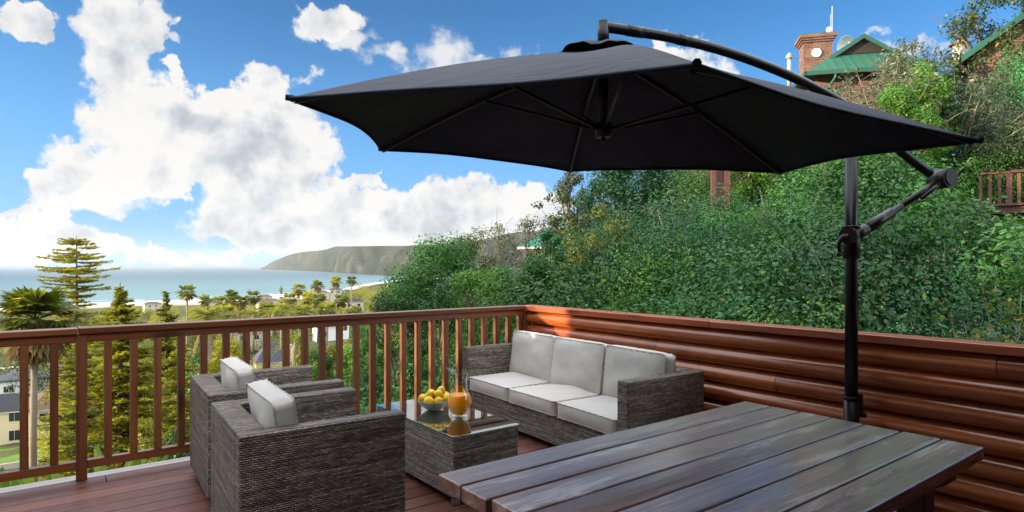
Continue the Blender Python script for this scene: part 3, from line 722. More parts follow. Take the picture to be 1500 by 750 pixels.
lem = [(-.078, .000, .078, 70, 20, 'lemon at the far left on the rim of the bowl'), (-.030, -.052, .070, 85, 60, 'lemon at the front left of the bowl lying sideways'), (.036, -.054, .072, 80, 100, 'lemon at the front of the bowl nearest the jug side'),
       (-.024, .022, .103, 60, 10, 'lemon in the upper row left of the topmost one'), (.030, -.006, .108, 75, -30, 'big lemon in the middle of the heap'), (.042, .045, .122, 50, 40, 'topmost lemon at the back of the heap'),
       (.088, -.008, .080, 85, 30, 'lemon half hidden by the neck of the juice jug'), (.075, .052, .086, 60, -60, 'lemon seen behind the glass of the jug'), (-.045, .058, .078, 80, 5, 'lemon mostly hidden at the back left of the bowl'), (.005, .075, .075, 70, 75, 'lemon buried at the back of the bowl'),
       (-.015, -.005, .048, 85, 45, 'lemon buried under the heap in the bowl'), (.035, .02, .050, 80, 0, 'lemon at the bottom of the bowl under the topmost ones')]
me = lemon_mb(1).mesh('lemon', M['lemon'])
for i, (r_, f_, z_, tx, tz, lb) in enumerate(lem):
    o = bpy.data.objects.new('lemon', me); COL.objects.link(o); o.location = Vector(bp) + cr * r_ + cf * f_ + Vector((0, 0, z_)); o.rotation_euler = (R(tx), 0, R(tz - 37)); s = 1 + .1 * math.sin(i * 2.4); o.scale = (s, s, s)
    tag(o, lb, 'lemon', 'lemons in the bowl')

# ------------------------------------------------------------------ plank table in front
T0 = (1.84, 1.19, 0)
tb = thing('plank_table', 'heavy weathered plank table with a dark shiny stain in the foreground', 'table', T0)
py, pw = 1.665, .1357
for k in range(7):
    mb = MB(); e = rnd.uniform(-.008, .008); mb.box((.985 + e, py - pw + .0075, .705), (2.682 + rnd.uniform(-.006, .006), py, .75))
    o = mb.build('plank', M['table'], tb, T0, .005, 3); py -= pw
ye = py + .01
for x in (1.24, 2.42):
    mb = MB(); mb.poly([(x, ye + .03, .704), (x, 1.63, .704), (x, 1.63, .66), (x, 1.56, .615), (x, ye + .10, .615), (x, ye + .03, .66)], th=(.09, 0, 0)); mb.build('cross_beam', M['table_frame'], tb, T0, .004)
    for yv in (1.52, ye + .14):
        mb = MB(); mb.box((x + .0, yv - .045, .004), (x + .09, yv + .045, .614)); mb.build('leg', M['table_frame'], tb, T0, .005)
mb = MB(); mb.box((1.332, 1.15, .20), (2.418, 1.24, .29)); mb.build('stretcher', M['table_frame'], tb, T0, .004)

# ------------------------------------------------------------------ cantilever parasol
hub = np.array([2.226, 2.1645, 2.004]); tilt = (-.00885, .0827)
def rimz(x, y): return hub[2] + tilt[0] * (x - hub[0]) + tilt[1] * (y - hub[1])
def onrim(px, py):
    v = FW + (px - 750) / F * RT; v = np.array([v[0], v[1], -(py - HY) / F])
    o_ = np.array([0, 0, H]); n = np.array([-tilt[0], -tilt[1], 1.]); d = (n @ (hub - o_)) / (n @ v); return o_ + d * v
rim = [onrim(*q) for q in ((1020, 93), (422, 143), (557, 219), (835, 250), (1145, 252), (1436, 205))]
PX, PY = 3.71, 1.630
um = thing('cantilever_parasol', 'big dark navy cantilever parasol on a black side pole by the log wall', 'parasol', (PX, PY, 0)); ou = (PX, PY, 0)
apex = hub + np.array([0, 0, .475]); apex[0] += tilt[0] * -.4
def rib_pt(i, u):
    c = rim[i % 6]; a = apex + np.array([0, 0, 0]); p = a + (c - a) * u; p = p.copy(); p[2] += .035 * math.sin(math.pi * u) ; return p
NU, NWd = 18, 14
mb = MB(); rr_ = np.random.RandomState(2)
for i in range(6):
    P = np.zeros((NU, NWd + 1, 3))
    for a in range(NU):
        u = .07 + (1 - .07) * a / (NU - 1)
        for b in range(NWd + 1):
            w = b / NWd; p = rib_pt(i, u) * (1 - w) + rib_pt(i + 1, u) * w
            s_ = 4 * w * (1 - w)
            inw = (hub - p); inw[2] = 0
            p = p + inw * (.055 * s_ * u ** 6) + np.array([0, 0, -.030 * s_ * u * (1 - u) * 2 + .012 * s_ * u ** 8])
            p[2] += .004 * s_ * math.sin(9 * u + 7 * w + i * 2) * u
            P[a, b] = p
    mb.grid(P)
    e = [P[-1, b] for b in range(NWd + 1)]; mb.tube(np.array(e) + np.array([0, 0, -.004]), .007, 6, 0, False)
cn = mb.build('canopy', M['canopy'], um, ou)
mb = MB(); K = 36; P = np.zeros((5, K + 1, 3))
for a, (r_, z_) in enumerate([(.02, .062), (.07, .055), (.13, .040), (.19, .022), (.225, .004)]):
    for b in range(K + 1):
        th = b / K * 2 * math.pi; P[a, b] = apex + np.array([r_ * math.cos(th), r_ * math.sin(th), z_ - .03 + .010 * math.sin(6 * th + 1) * (a / 4) + .006 * math.sin(13 * th) * (a / 4) + tilt[1] * r_ * math.sin(th)])
mb.grid(P); mb.build('vent_cap', M['canopy'], um, ou)
hz0 = apex + np.array([0, 0, -.02]); hb = np.array([apex[0], apex[1], 2.06])
for i in range(6):
    off = np.array([0, 0, -.020])
    mb = MB(); mb.tube([rib_pt(i, u) + off for u in np.linspace(.04, .985, 8)], .0105, 6); mb.build('rib', M['black_metal'], um, ou)
    mb = MB(); q = rib_pt(i, .47) + np.array([0, 0, -.03]); st = hb + (q - hb) / np.linalg.norm(q - hb) * .04 + np.array([0, 0, .01])
    mb.tube([st, q], .0085, 6); mb.build('strut', M['black_metal'], um, ou)
    mb = MB(); mb.tube([rim[i] * .985 + hub * .015, rim[i] + (rim[i] - hub) * .006], .012, 6); mb.build('corner_pocket', M['canopy'], um, ou)
mb = MB(); mb.tube([hb + (0, 0, -.012), hb + (0, 0, .45)], .024, 14); mb.tube([hb + (0, 0, -.02), hb + (0, 0, .05)], .040, 14); mb.tube([hb + (0, 0, -.045), hb + (0, 0, -.02)], .010, 8)
mb.build('hub', M['black_plastic'], um, ou)
# boom in the upright plane through hub and pole
e_ = np.array([PX - apex[0], PY - apex[1], 0]); e_ /= np.linalg.norm(e_); nrm = np.array([-e_[1], e_[0], 0])
def onboom(px, py):
    v = FW + (px - 750) / F * RT; v = np.array([v[0], v[1], -(py - HY) / F]); o_ = np.array([0, 0, H]); d = (nrm @ (apex - o_)) / (nrm @ v); return o_ + d * v
bpts = np.array([onboom(*q) for q in ((897, 41), (930, 46), (975, 53), (1040, 68), (1105, 89), (1170, 116), (1225, 146), (1248, 161), (1290, 196), (1325, 227), (1362, 254))])
bpts[0] = apex + np.array([0, 0, bpts[0][2] - apex[2]])
sp = []
for i in range(len(bpts) - 1):
    for u in np.linspace(0, 1, 5)[:-1]: sp.append(bpts[i] * (1 - u) + bpts[i + 1] * u)
sp.append(bpts[-1]); sp = np.array(sp)
for _ in range(4): sp[1:-1] = (sp[:-2] + 2 * sp[1:-1] + sp[2:]) / 4
mb = MB(); mb.tube(sp, .026, 14); mb.tube([sp[0] + (0, 0, .026), sp[0] + (0, 0, -.10)], .029, 14)
mb.tube(sp[3:6], .0285, 14); mb.tube(sp[9:11], .0285, 14); mb.build('boom', M['black_metal'], um, ou)
mb = MB(); mb.tube([(PX, PY, .52), (PX, PY, 2.262)], .034, 20); mb.build('pole', M['black_metal'], um, ou)
mb = MB(); mb.tube([(PX, PY, 2.22), (PX, PY, 2.30)], .040, 16); b0 = np.array([PX, PY, 2.285]); mb.tube([b0 - nrm * .045, b0 + nrm * .045], .036, 14); mb.build('top_bracket', M['black_plastic'], um, ou)
end = onboom(1380, 262); mb = MB(); mb.tube([end - nrm * .055, end + nrm * .055], .060, 24); mb.tube([end - nrm * .062, end - nrm * .054], .045, 24)
mb.build('end_joint', M['black_plastic'], um, ou, 0)
mb = MB(); k0 = np.array([PX, PY, 1.575]); lo_ = onboom(1268, 336); hi_ = end
mb.tube([lo_ * .55 + hi_ * .45 - nrm * .0, hi_], .019, 10); mb.tube([lo_, lo_ * .55 + hi_ * .45], .021, 10)
dv = hi_ - lo_; mb.tube([lo_, lo_ + dv * .32], .031, 12); q = dv / np.linalg.norm(dv)
mb.tube([lo_ + dv * .66 - nrm * .030 - (0, 0, .02), hi_ - nrm * .03], .012, 8); mb.build('support_arm', M['black_metal'], um, ou)
mb = MB(); mb.tube([(PX, PY, 1.44), (PX, PY, 1.61)], .044, 18); mb.tube([(PX, PY, 1.615), (PX, PY, 1.63)], .047, 18)
c0 = np.array([PX, PY, 1.57]); vdir = -FW * .75 - RT * .66; vdir /= np.linalg.norm(vdir)
mb.tube([c0 + vdir * .02, c0 + vdir * .085], .047, 18); mb.tube([c0 - e_ * -.01, lo_], .036, 12); cb = mb.build('crank_housing', M['black_plastic'], um, ou)
mb = MB(); a0 = c0 + vdir * .088; side = -RT
mb.tube([a0, a0 + vdir * .018, a0 + vdir * .026 + side * .026 + (0, 0, -.01), a0 + vdir * .026 + side * .046 + (0, 0, -.06), a0 + vdir * .026 + side * .030 + (0, 0, -.105)], [.012, .012, .012, .011, .010], 8)
mb.tube([a0 + vdir * .02 + side * .030 + (0, 0, -.105), a0 + vdir * .065 + side * .034 + (0, 0, -.11)], .011, 8); mb.build('crank_handle', M['black_metal'], cb, ou)
mb = MB(); mb.tube([(PX, PY, .03), (PX, PY, .64)], .041, 18); mb.tube([(PX, PY, .63), (PX, PY, .648)], .044, 18); sk_ = mb.build('base_socket', M['black_plastic'], um, ou)
mb = MB(); s0 = np.array([PX, PY, .585]) + RT * .045
mb.box(np.array([-.012, -.015, -.055]) , (.014, .015, .075), Matrix.Translation(s0)); mb.tube([s0 + (0, 0, -.045), s0 + RT * .035 + (0, 0, -.05)], .016, 10); mb.build('locking_lever', M['black_plastic'], sk_, ou)
mb = MB()
for a in (0, math.pi / 2):
    mb.box((-.5, -.03, .003), (.22, .03, .03) if a == 0 else (.5, .03, .031), Matrix.Translation((PX, PY, 0)) @ Matrix.Rotation(a, 4, 'Z'))
mb.build('base_cross', M['black_metal'], um, ou)
for i, (x, y) in enumerate(((-.29, .29), (-.29, -.29))):
    mb = MB(); mb.box((PX + x - .23, PY + y - .23, .033), (PX + x + .23, PY + y + .23, .08)); mb.build('base_slab', M['concrete'], um, ou, .008)
# ================================================================== PLANTS
def leaves(mb, rs, cen, rad, n, size, mat=0, shell=.55, flat=.35, asp=.5, squash=1.):
    """n leaf-sized rhombs spread through clumps (centres, radii), mostly near each clump's skin"""
    cen = np.asarray(cen, float); rad = np.asarray(rad, float)
    w = rad ** 2; k = rs.choice(len(cen), n, p=w / w.sum())
    d = rs.randn(n, 3); d /= np.linalg.norm(d, axis=1)[:, None]
    r = (shell + (1.08 - shell) * rs.rand(n) ** .7)
    off = d * (rad[k] * r)[:, None]; off[:, 2] *= squash
    p = cen[k] + off
    nm = d * 1.3 + rs.randn(n, 3) * .42 + np.array([0, 0, flat]); nm /= np.linalg.norm(nm, axis=1)[:, None]
    t = np.cross(nm, rs.randn(n, 3)); t /= np.linalg.norm(t, axis=1)[:, None] + 1e-9; b = np.cross(nm, t)
    s = size * (.6 + .8 * rs.rand(n))[:, None]
    V = np.stack([p - t * s * .5, p - b * s * asp * .5 + nm * s * .06, p + t * s * .5, p + b * s * asp * .5 + nm * s * .06], 1)
    mb.add(V.reshape(-1, 3), np.arange(4 * n).reshape(n, 4), mat); return mb
def shrub_mesh(name, seed, mats, nc=26, nl=5200, size=.06, r=1., h=.9, twigs=14, asp=.5, cr=(.24, .48), open_=0.):
    """a rounded bush about 1 m in radius: clumps on a lumpy dome, twigs poking out"""
    rs = np.random.RandomState(seed); C = []; Rd = []
    for i in range(nc):
        a = rs.rand() * 6.28; z = rs.rand() ** .8; q = math.sqrt(max(0, 1 - (z * .95) ** 2)) * (.55 + .5 * rs.rand()) * r
        C.append((q * math.cos(a), q * math.sin(a), h * (z * .95 + .05) + rs.randn() * .07)); Rd.append(rs.uniform(*cr))
    mb = MB(); C = np.array(C); Rd = np.array(Rd)
    leaves(mb, rs, C, Rd, nl, size, 0, .5 - open_, .35, asp)
    for i in range(twigs):
        j = rs.randint(nc); e = C[j] * 1.0 + rs.randn(3) * .08; e = e + (e / np.linalg.norm(e)) * (Rd[j] + .12 * rs.rand()); s = np.array([rs.randn() * .08, rs.randn() * .08, 0])
        m1 = (s + e) / 2 + rs.randn(3) * .08; mb.tube([s, m1, e], [.014, .009, .003], 4, 1, False)
        leaves(mb, rs, [e], [.10], 22, size, 0, .1)
    return mb.mesh(name, mats)
def crown_meshes(seed, mats, H_=6., R_=2.4, base=.25, nc=40, nl=15000, size=.08, cr=(.45, .85), nb=9, asp=.5, trunk=.16, sparse=0., top=1., lean=.0):
    """tree: trunk and limbs in one mesh, leaf crown in another"""
    rs = np.random.RandomState(seed); C = []; Rd = []; tk = MB()
    lx = rs.randn(2) * .12 * R_ + np.array([lean * R_, 0])
    trunk_top = np.array([lx[0], lx[1], H_ * .62]); tk.tube([(0, 0, -.3), (lx[0] * .3, lx[1] * .2, H_ * .25), trunk_top * [.8, .8, .8], trunk_top], [trunk * 1.25, trunk, trunk * .6, trunk * .35], 8)
    for i in range(nc):
        a = rs.rand() * 6.28; t_ = rs.rand(); z = base + (1 - base) * t_
        prof = math.sin(math.pi * min(.97, (.18 + .80 * t_) ** .9)) ** .65
        q = R_ * prof * (.35 + .75 * math.sqrt(rs.rand()))
        C.append((lx[0] * z + q * math.cos(a), lx[1] * z + q * math.sin(a), H_ * z * top)); Rd.append(rs.uniform(*cr) * R_ / 2.4)
    C = np.array(C); Rd = np.array(Rd)
    for i in rs.choice(nc, min(nc, nb * 2), False):
        z0 = C[i][2] * rs.uniform(.45, .7); s = np.array([lx[0] * z0 / H_ * .9, lx[1] * z0 / H_ * .9, z0 * .9]); m1 = s * .5 + C[i] * .5 + rs.randn(3) * .12 * R_ / 2.4 - np.array([0, 0, .1])
        tk.tube([s, m1, C[i]], [trunk * .38, trunk * .25, trunk * .08], 5, 0, False)
        for _ in range(3 if sparse else 1):
            e = C[i] + rs.randn(3) * Rd[i] * .9; tk.tube([m1 * .4 + C[i] * .6, C[i] * .5 + e * .5 + rs.randn(3) * .05, e], [trunk * .12, trunk * .08, .006], 4, 0, False)
    cm = MB(); leaves(cm, rs, C, Rd, nl, size, 0, .45 - sparse, .3, asp)
    return tk.mesh('trunk', mats[1]), cm.mesh('crown', mats[0])
def put_tree(name, meshes, p, sc, rz, label, cat='tree', group=None, parts=('trunk', 'crown')):
    t = thing(name, label, cat, p, rz, group); t.scale = sc if hasattr(sc, '__len__') else (sc, sc, sc)
    for nm, me in zip(parts, meshes):
        o = bpy.data.objects.new(nm, me); COL.objects.link(o); o.parent = t
    return t
rg = random.Random(11)

# --- slope beyond the log wall: shrubs by kind, each its own object
kinds = {
 'deep': [shrub_mesh('shrub_leaves', 100 + i, [M['leaf_deep'], M['twig']], 13, 9500, .056, twigs=3, cr=(.32, .58)) for i in range(3)],
 'cool': [shrub_mesh('shrub_leaves', 110 + i, [M['leaf_cool'], M['twig']], 12, 16000, .034, twigs=3, cr=(.32, .58)) for i in range(3)],
 'bright': [shrub_mesh('shrub_leaves', 120 + i, [M['leaf_bright'], M['twig']], 13, 15000, .039, twigs=3, cr=(.32, .58)) for i in range(3)],
 'yellow': [shrub_mesh('shrub_leaves', 130 + i, [M['leaf_yellow'], M['twig']], 26, 4200, .065, twigs=30, open_=.2) for i in range(2)],
 'grey': [shrub_mesh('shrub_leaves', 140 + i, [M['leaf_grey'], M['twig']], 24, 5200, .05, twigs=50, asp=.3, open_=.2) for i in range(2)]}
klabel = {'deep': 'dense dark green shrub among those covering the slope beyond the log wall', 'cool': 'dull blue green shrub among those covering the slope beyond the log wall',
          'bright': 'bright green leafy shrub on the sunnier part of the slope beyond the log wall', 'yellow': 'loose shrub with yellowing leaves and bare twigs on the slope beyond the log wall',
          'grey': 'wiry grey green shrub full of bare twigs on the slope beyond the log wall'}
def shrub(px, r, kind, s, dz=0., sz=None):
    p = polar(px, r); p[2] = gz(p) - .15 + dz; d = r * math.cos(math.atan((px - 750) / F))
    for a, b, yb, rmax in ((1400, 1515, 308, 19.5), (1050, 1070, 284, 18.5)):   # openings where the balcony and the stair stand clear of the bushes
        if r < rmax and a - s * 1.3 / d * F < px < b + s * 1.3 / d * F:
            s = min(s, (H + (HY - yb) * d / F - p[2]) / 1.42)
    if s < .3: return
    o = bpy.data.objects.new('shrub', rg.choice(kinds[kind])); COL.objects.link(o); o.location = p
    o.rotation_euler = (rg.uniform(-.12, .12), rg.uniform(-.12, .12), rg.uniform(0, 6.28)); o.scale = (s * rg.uniform(.9, 1.15), s * rg.uniform(.9, 1.15), (sz or s) * rg.uniform(.9, 1.2))
    return tag(o, klabel[kind], 'shrub', 'shrubs covering the slope')
rows = [(6.6, 75, 830, .85), (8.0, 80, 800, 1.0), (9.8, 84, 790, 1.2), (12.0, 84, 780, 1.45), (14.5, 80, 790, 1.6), (17.2, 74, 820, 1.7), (20., 70, 860, 1.75), (23., 76, 900, 1.8)]
for r0, step, xs, s in rows:
    px = xs + rg.uniform(0, 30)
    while px < 1680:
        r = r0 * rg.uniform(.94, 1.07); p = polar(px, r)
        far = r0 > 22
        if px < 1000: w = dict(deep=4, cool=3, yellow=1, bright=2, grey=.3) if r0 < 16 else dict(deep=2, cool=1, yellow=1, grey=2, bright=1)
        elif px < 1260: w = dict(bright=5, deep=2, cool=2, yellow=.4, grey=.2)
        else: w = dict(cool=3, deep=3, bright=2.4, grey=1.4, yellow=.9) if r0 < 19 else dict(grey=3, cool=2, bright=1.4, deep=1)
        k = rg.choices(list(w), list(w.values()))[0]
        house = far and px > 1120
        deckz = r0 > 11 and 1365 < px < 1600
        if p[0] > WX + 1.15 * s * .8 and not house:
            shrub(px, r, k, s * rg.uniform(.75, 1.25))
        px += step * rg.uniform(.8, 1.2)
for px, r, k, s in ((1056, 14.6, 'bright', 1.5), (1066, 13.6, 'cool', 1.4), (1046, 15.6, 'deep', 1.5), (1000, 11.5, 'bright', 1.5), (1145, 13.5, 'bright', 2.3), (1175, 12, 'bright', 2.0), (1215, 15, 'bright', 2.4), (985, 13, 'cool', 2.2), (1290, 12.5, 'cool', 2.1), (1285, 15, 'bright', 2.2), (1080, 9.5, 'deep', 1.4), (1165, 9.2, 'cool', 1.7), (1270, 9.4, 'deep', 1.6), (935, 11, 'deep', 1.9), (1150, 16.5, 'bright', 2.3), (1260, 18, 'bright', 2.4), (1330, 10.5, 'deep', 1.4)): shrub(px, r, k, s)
# low bushes under the deck's seaward edge
for px, r, k, s in ((30, 8.5, 'cool', .8), (110, 8.0, 'deep', .8), (190, 8.4, 'cool', .9), (260, 8.2, 'deep', .9), (330, 8.8, 'cool', 1.0), (400, 9.4, 'deep', 1.1), (470, 9.6, 'bright', 1.2), (530, 10.2, 'deep', 1.3), (590, 9.8, 'cool', 1.3), (650, 9.6, 'deep', 1.3), (700, 9.8, 'bright', 1.2), (740, 9., 'cool', 1.2), (-40, 9, 'cool', .9), (-110, 9.6, 'deep', 1.),
                    (440, 13, 'bright', 1.5), (500, 14, 'bright', 1.7), (560, 13, 'deep', 1.8), (610, 14, 'cool', 1.8), (670, 13, 'deep', 1.8), (730, 13, 'cool', 1.7), (470, 18, 'bright', 2.4), (520, 19, 'cool', 2.4), (780, 12, 'deep', 1.6), (820, 10, 'cool', 1.3), (490, 24, 'bright', 2.6), (455, 21, 'cool', 2.0)):
    p = polar(px, r); p[2] = gz(p) - .15
    o = bpy.data.objects.new('shrub', rg.choice(kinds[k])); COL.objects.link(o); o.location = p; o.rotation_euler = (0, 0, rg.uniform(0, 6.28)); o.scale = (s, s, s * 1.1)
    tag(o, {'deep': 'dense dark green bush seen through the railing below the deck', 'cool': 'dull blue green bush seen through the railing below the deck', 'bright': 'bright green bush seen through the railing below the deck'}[k], 'bush', 'bushes below the railing')
# creeping ground cover over the same slope
rs = np.random.RandomState(77); n = 34000
pxr = rs.uniform(700, 1700, n); rr = np.sqrt(rs.uniform(5.5 ** 2, 34 ** 2, n)); thr = np.arctan((pxr - 750) / F)
gx = rr * (np.cos(thr) * FW[0] + np.sin(thr) * RT[0]); gy = rr * (np.cos(thr) * FW[1] + np.sin(thr) * RT[1])
kp = gx > WX + .4; C = np.stack([gx, gy, ground(gx, gy)], 1)[kp]
mb = MB(); leaves(mb, rs, C, np.full(len(C), .28), len(C) * 3, .05, 0, .1, .6)
tag(mb.build('ground_cover', M['leaf_deep']), 'creeping leafy ground cover between the shrubs of the slope', 'ground cover', kind='stuff')

# --- trees right of the sea view and up the slope
def tree_at(px, r, top_y, w_px, seed, leafm, label, name='broadleaf_tree', nl=15000, size=.075, base=.12, bot=None, barkm='bark', **k):
    p = polar(px, r); p[2] = gz(p); d = r * math.cos(math.atan((px - 750) / F))
    zt = H + (HY - top_y) / F * d; hh = zt - p[2]; rad = w_px / 2 / F * d
    me = crown_meshes(seed, (M[leafm], M[barkm]), hh * .93, rad * .86, base, nl=nl, size=size, **k)
    return put_tree(name, me, p, 1, 0, label, 'tree', 'trees standing on the slope')
tree_at(628, 19, 342, 235, 1, 'leaf_deep', 'round dark green tree at the right end of the sea view', nl=44000, nc=95, base=.05, cr=(.5, .8), size=.085)
tree_at(585, 17, 385, 120, 21, 'leaf_deep', 'lower dark green tree at the very edge of the sea view', nl=11000, base=.05)
tree_at(655, 17, 392, 110, 2, 'leaf_cool', 'low leafy tree in front of the round dark green tree', nl=13000, base=.02)
tree_at(668, 20.5, 334, 130, 3, 'leaf_yellow', 'yellow topped tree rising behind the round dark green tree', nl=14000, size=.08, base=.3)
tree_at(725, 22, 318, 110, 4, 'leaf_grey', 'thin open tree with bare twigs against the hills', nl=2600, size=.09, base=.45, sparse=.3, nc=40, trunk=.08, cr=(.5, .9))
tree_at(772, 23, 312, 100, 5, 'leaf_grey', 'second thin open tree reaching toward the teal roof', nl=1800, size=.09, base=.5, sparse=.3, nc=36, trunk=.07, cr=(.5, .9))
tree_at(738, 14.5, 392, 150, 6, 'leaf_deep', 'broad mid green tree close behind the deck corner', nl=20000, nc=55, base=.02, cr=(.5, .8), size=.07)
tree_at(870, 14, 288, 165, 7, 'leaf_yellow', 'loose tree with yellow tipped leaves left of centre on the slope', nl=17000, nc=60, base=.03, size=.065, cr=(.35, .6))
tree_at(808, 15.5, 330, 90, 8, 'leaf_cool', 'small dark tree in front of the teal roof', nl=9000, base=.02)
tree_at(838, 21, 236, 80, 9, 'leaf_grey', 'tall airy tree against the sky under the parasol edge', nl=5200, size=.085, base=.3, sparse=.2, nc=36)
tree_at(915, 20, 205, 160, 10, 'leaf_cool', 'tall dark green tree behind the parasol', nl=26000, size=.08, base=.2, nc=50)
tree_at(985, 21, 212, 130, 12, 'leaf_cool', 'tall dark tree behind the parasol left of the red timber posts', nl=16000, base=.1, nc=50)
tree_at(1105, 19, 205, 110, 13, 'leaf_bright', 'dark tree behind the parasol right of the red timber posts', nl=14000, base=.1)
tree_at(1335, 19, 88, 130, 14, 'leaf_bright', 'leafy tree beside the brick gable with green roof', nl=17000, size=.07, nc=50, base=.1)
tree_at(1375, 20, 104, 140, 15, 'leaf_cool', 'bushy tree below the flue pipe', nl=17000, size=.065, nc=50, base=.05)
tree_at(1480, 21.5, 74, 170, 16, 'leaf_cool', 'big leafy tree at the right edge under the brown gable', nl=20000, size=.065, nc=60, base=.05)
tree_at(1450, 20, 150, 150, 17, 'leaf_grey', 'wiry grey tree above the red timber balcony', nl=9000, size=.06, asp=.3, sparse=.2, base=.38, nc=44, barkm='twig')
tree_at(1345, 23.5, 52, 130, 18, 'leaf_grey', 'open dark leaved treetop between the two roofs', nl=2600, size=.10, base=.45, sparse=.3, nc=30)
tree_at(1462, 26, -25, 150, 19, 'leaf_yellow', 'open treetop with sparse yellowish leaves at the top right corner', nl=4200, size=.12, base=.5, sparse=.25, nc=36)
tree_at(1310, 17, 130, 130, 20, 'leaf_bright', 'bright green tree in front of the brick wall', nl=16000, size=.065, nc=50, base=.1)
tree_at(1250, 15, 215, 140, 22, 'leaf_bright', 'bright bushy tree behind the parasol pole', nl=16000, size=.06, nc=50, base=.02)

tree_at(700, 14, 384, 140, 31, 'leaf_bright', 'bushy mid green tree just behind the end of the railing', nl=18000, nc=55, base=.02, size=.06)
tree_at(795, 12.5, 372, 130, 32, 'leaf_deep', 'dense dark tree just behind the left end of the log wall', nl=18000, nc=55, base=.02, size=.06)
tree_at(640, 13, 402, 110, 33, 'leaf_deep', 'low dark tree rising just above the railing', nl=13000, nc=45, base=.02, size=.06)
tree_at(500, 45, 500, 100, 35, 'leaf_gold', 'sunlit tree against the right side of the white building', nl=9000, base=.02, size=.13)
tree_at(462, 42, 502, 90, 34, 'leaf_bright', 'bright tree hiding the lower part of the white building', nl=13000, base=.02, size=.13)
# --- leafy stems with pale leaves just beyond the wall at the right
for i, (px, r, h_) in enumerate(((1395, 6.2, 1.35), (1440, 5.6, 1.2), (1480, 5.4, 1.35), (1505, 6.2, 1.8), (1460, 7.0, 1.6))):
    rs = np.random.RandomState(300 + i); p = polar(px, r); p[2] = gz(p); mb = MB(); C = []
    for j in range(7):
        e = np.array([rs.randn() * .3, rs.randn() * .3, h_ * rs.uniform(.9, 1.35)]); m1 = e * .55 + rs.randn(3) * .08
        mb.tube([(0, 0, 0), m1, e], [.012, .008, .003], 5, 1, False); C += [e, m1 * .3 + e * .7, m1]
    leaves(mb, rs, C, np.full(len(C), .16), 520, .06, 0, .2)
    o = mb.build('weedy_plant', [M['leaf_yellow'], M['twig']]); o.location = p
    tag(o, ['tall stemmed weed rising just behind the cap rail, left of its group', 'stemmed weed close behind the cap rail in the middle of its group', 'pale leaved weed leaning over the cap rail at the right edge', 'tallest weed at the right edge of the picture', 'weed standing further back between the other tall weeds'][i], 'plant', 'tall weeds behind the log wall')

# --- conifers on the left
def conifer(name, seed, p, hh, rad, label, whorls, per, start=.12, droop0=-.1, dens=1., layered=True, prof=lambda t: 1 - t, trunk=.22, nsz=.16, up=.15):
    rs = np.random.RandomState(seed); tk = MB(); cm = MB()
    tk.tube([(0, 0, -.5), (.05, .03, hh * .5), (0, 0, hh)], [trunk, trunk * .6, .02], 8)
    CE = []; DI = []; S_ = []
    for w in range(whorls):
        t = start + (1 - start) * (w + rs.uniform(-.4, .4)) / whorls; t = min(max(t, .02), .985); z = hh * t; L = rad * prof(t)
        a0 = rs.rand() * 6.28
        for b in range(per):
            a = a0 + b / per * 6.28 + rs.uniform(-.25, .25); l = L * rs.uniform(.42, 1.15)
            d = np.array([math.cos(a), math.sin(a), 0.])
            K = 5; us = np.linspace(0, 1, K); z = hh * t + rs.uniform(-.5, .5) * hh / whorls; droop = droop0 + rs.uniform(-.07, .07)
            pts = np.array([d * l * u + np.array([0, 0, z + l * (droop * u + up * u ** 2.5)]) for u in us])
            tk.tube(pts, np.linspace(trunk * .16, .01, K), 4, 0, False)
            nn = max(8, int(l * 110 * dens)); u = rs.uniform(.15, 1.03, nn); wd = np.interp(u, [0, .4, .8, 1], [.03, .16, .16, .05]) * l * .9 + .04
            sd = np.array([-d[1], d[0], 0]); q = rs.uniform(-1, 1, nn)
            c = d * (l * u)[:, None] + sd * (q * wd)[:, None]; c[:, 2] += z + l * (droop * u + up * u ** 2.5) + rs.randn(nn) * .035 - .05 * np.abs(q)
            dirv = d * .7 + sd * (np.sign(q) * .7)[:, None] + rs.randn(nn, 3) * .2; dirv[:, 2] += .2; dirv /= np.linalg.norm(dirv, axis=1)[:, None]
            CE.append(c); DI.append(dirv); S_.append(np.full(nn, nsz) * rs.uniform(.7, 1.3, nn))
    c = np.concatenate(CE); dv = np.concatenate(DI); s = np.concatenate(S_)[:, None]; n = len(c)
    b = np.cross(dv, rs.randn(n, 3) * .5 + np.array([0, 0, 1])); b /= np.linalg.norm(b, axis=1)[:, None] + 1e-9
    V = np.stack([c - dv * s * .5, c - b * s * .18, c + dv * s * .5, c + b * s * .18], 1)
    cm.add(V.reshape(-1, 3), np.arange(4 * n).reshape(n, 4), 0)
    return put_tree(name, (tk.mesh('trunk', M['bark']), cm.mesh('crown', M['needle'])), p, 1, 0, label, 'tree', 'conifers below the deck')
def at_ground(px, r): p = polar(px, r); p[2] = gz(p); return p
def htop(px, r, y): return H + (HY - y) / F * r * math.cos(math.atan((px - 750) / F)) - gz(polar(px, r))
np_prof = lambda t: np.interp(t, [.0, .70, .76, .80, .83, .8625, .885, .918, .94, .962, .985, 1.], [1.2, .75, .55, .55, .75, .95, 1.05, 1., .85, .62, .38, .15])
conifer('norfolk_pine', 41, at_ground(112, 52), htop(112, 52, 346), 2.45, 'tall norfolk pine with open tiers standing up against the sea and sky', 84, 5, .1, -.05, .6, prof=np_prof, trunk=.26, nsz=.22, up=.10)
fir_prof = lambda t: (1 - t) ** .72
conifer('conifer', 42, at_ground(176, 34), htop(176, 34, 414), 4.4, 'broad conifer with drooping layered branches left of the corner of the first armchair', 46, 9, .08, -.16, 1.2, prof=fir_prof, trunk=.22, nsz=.20, up=.18)
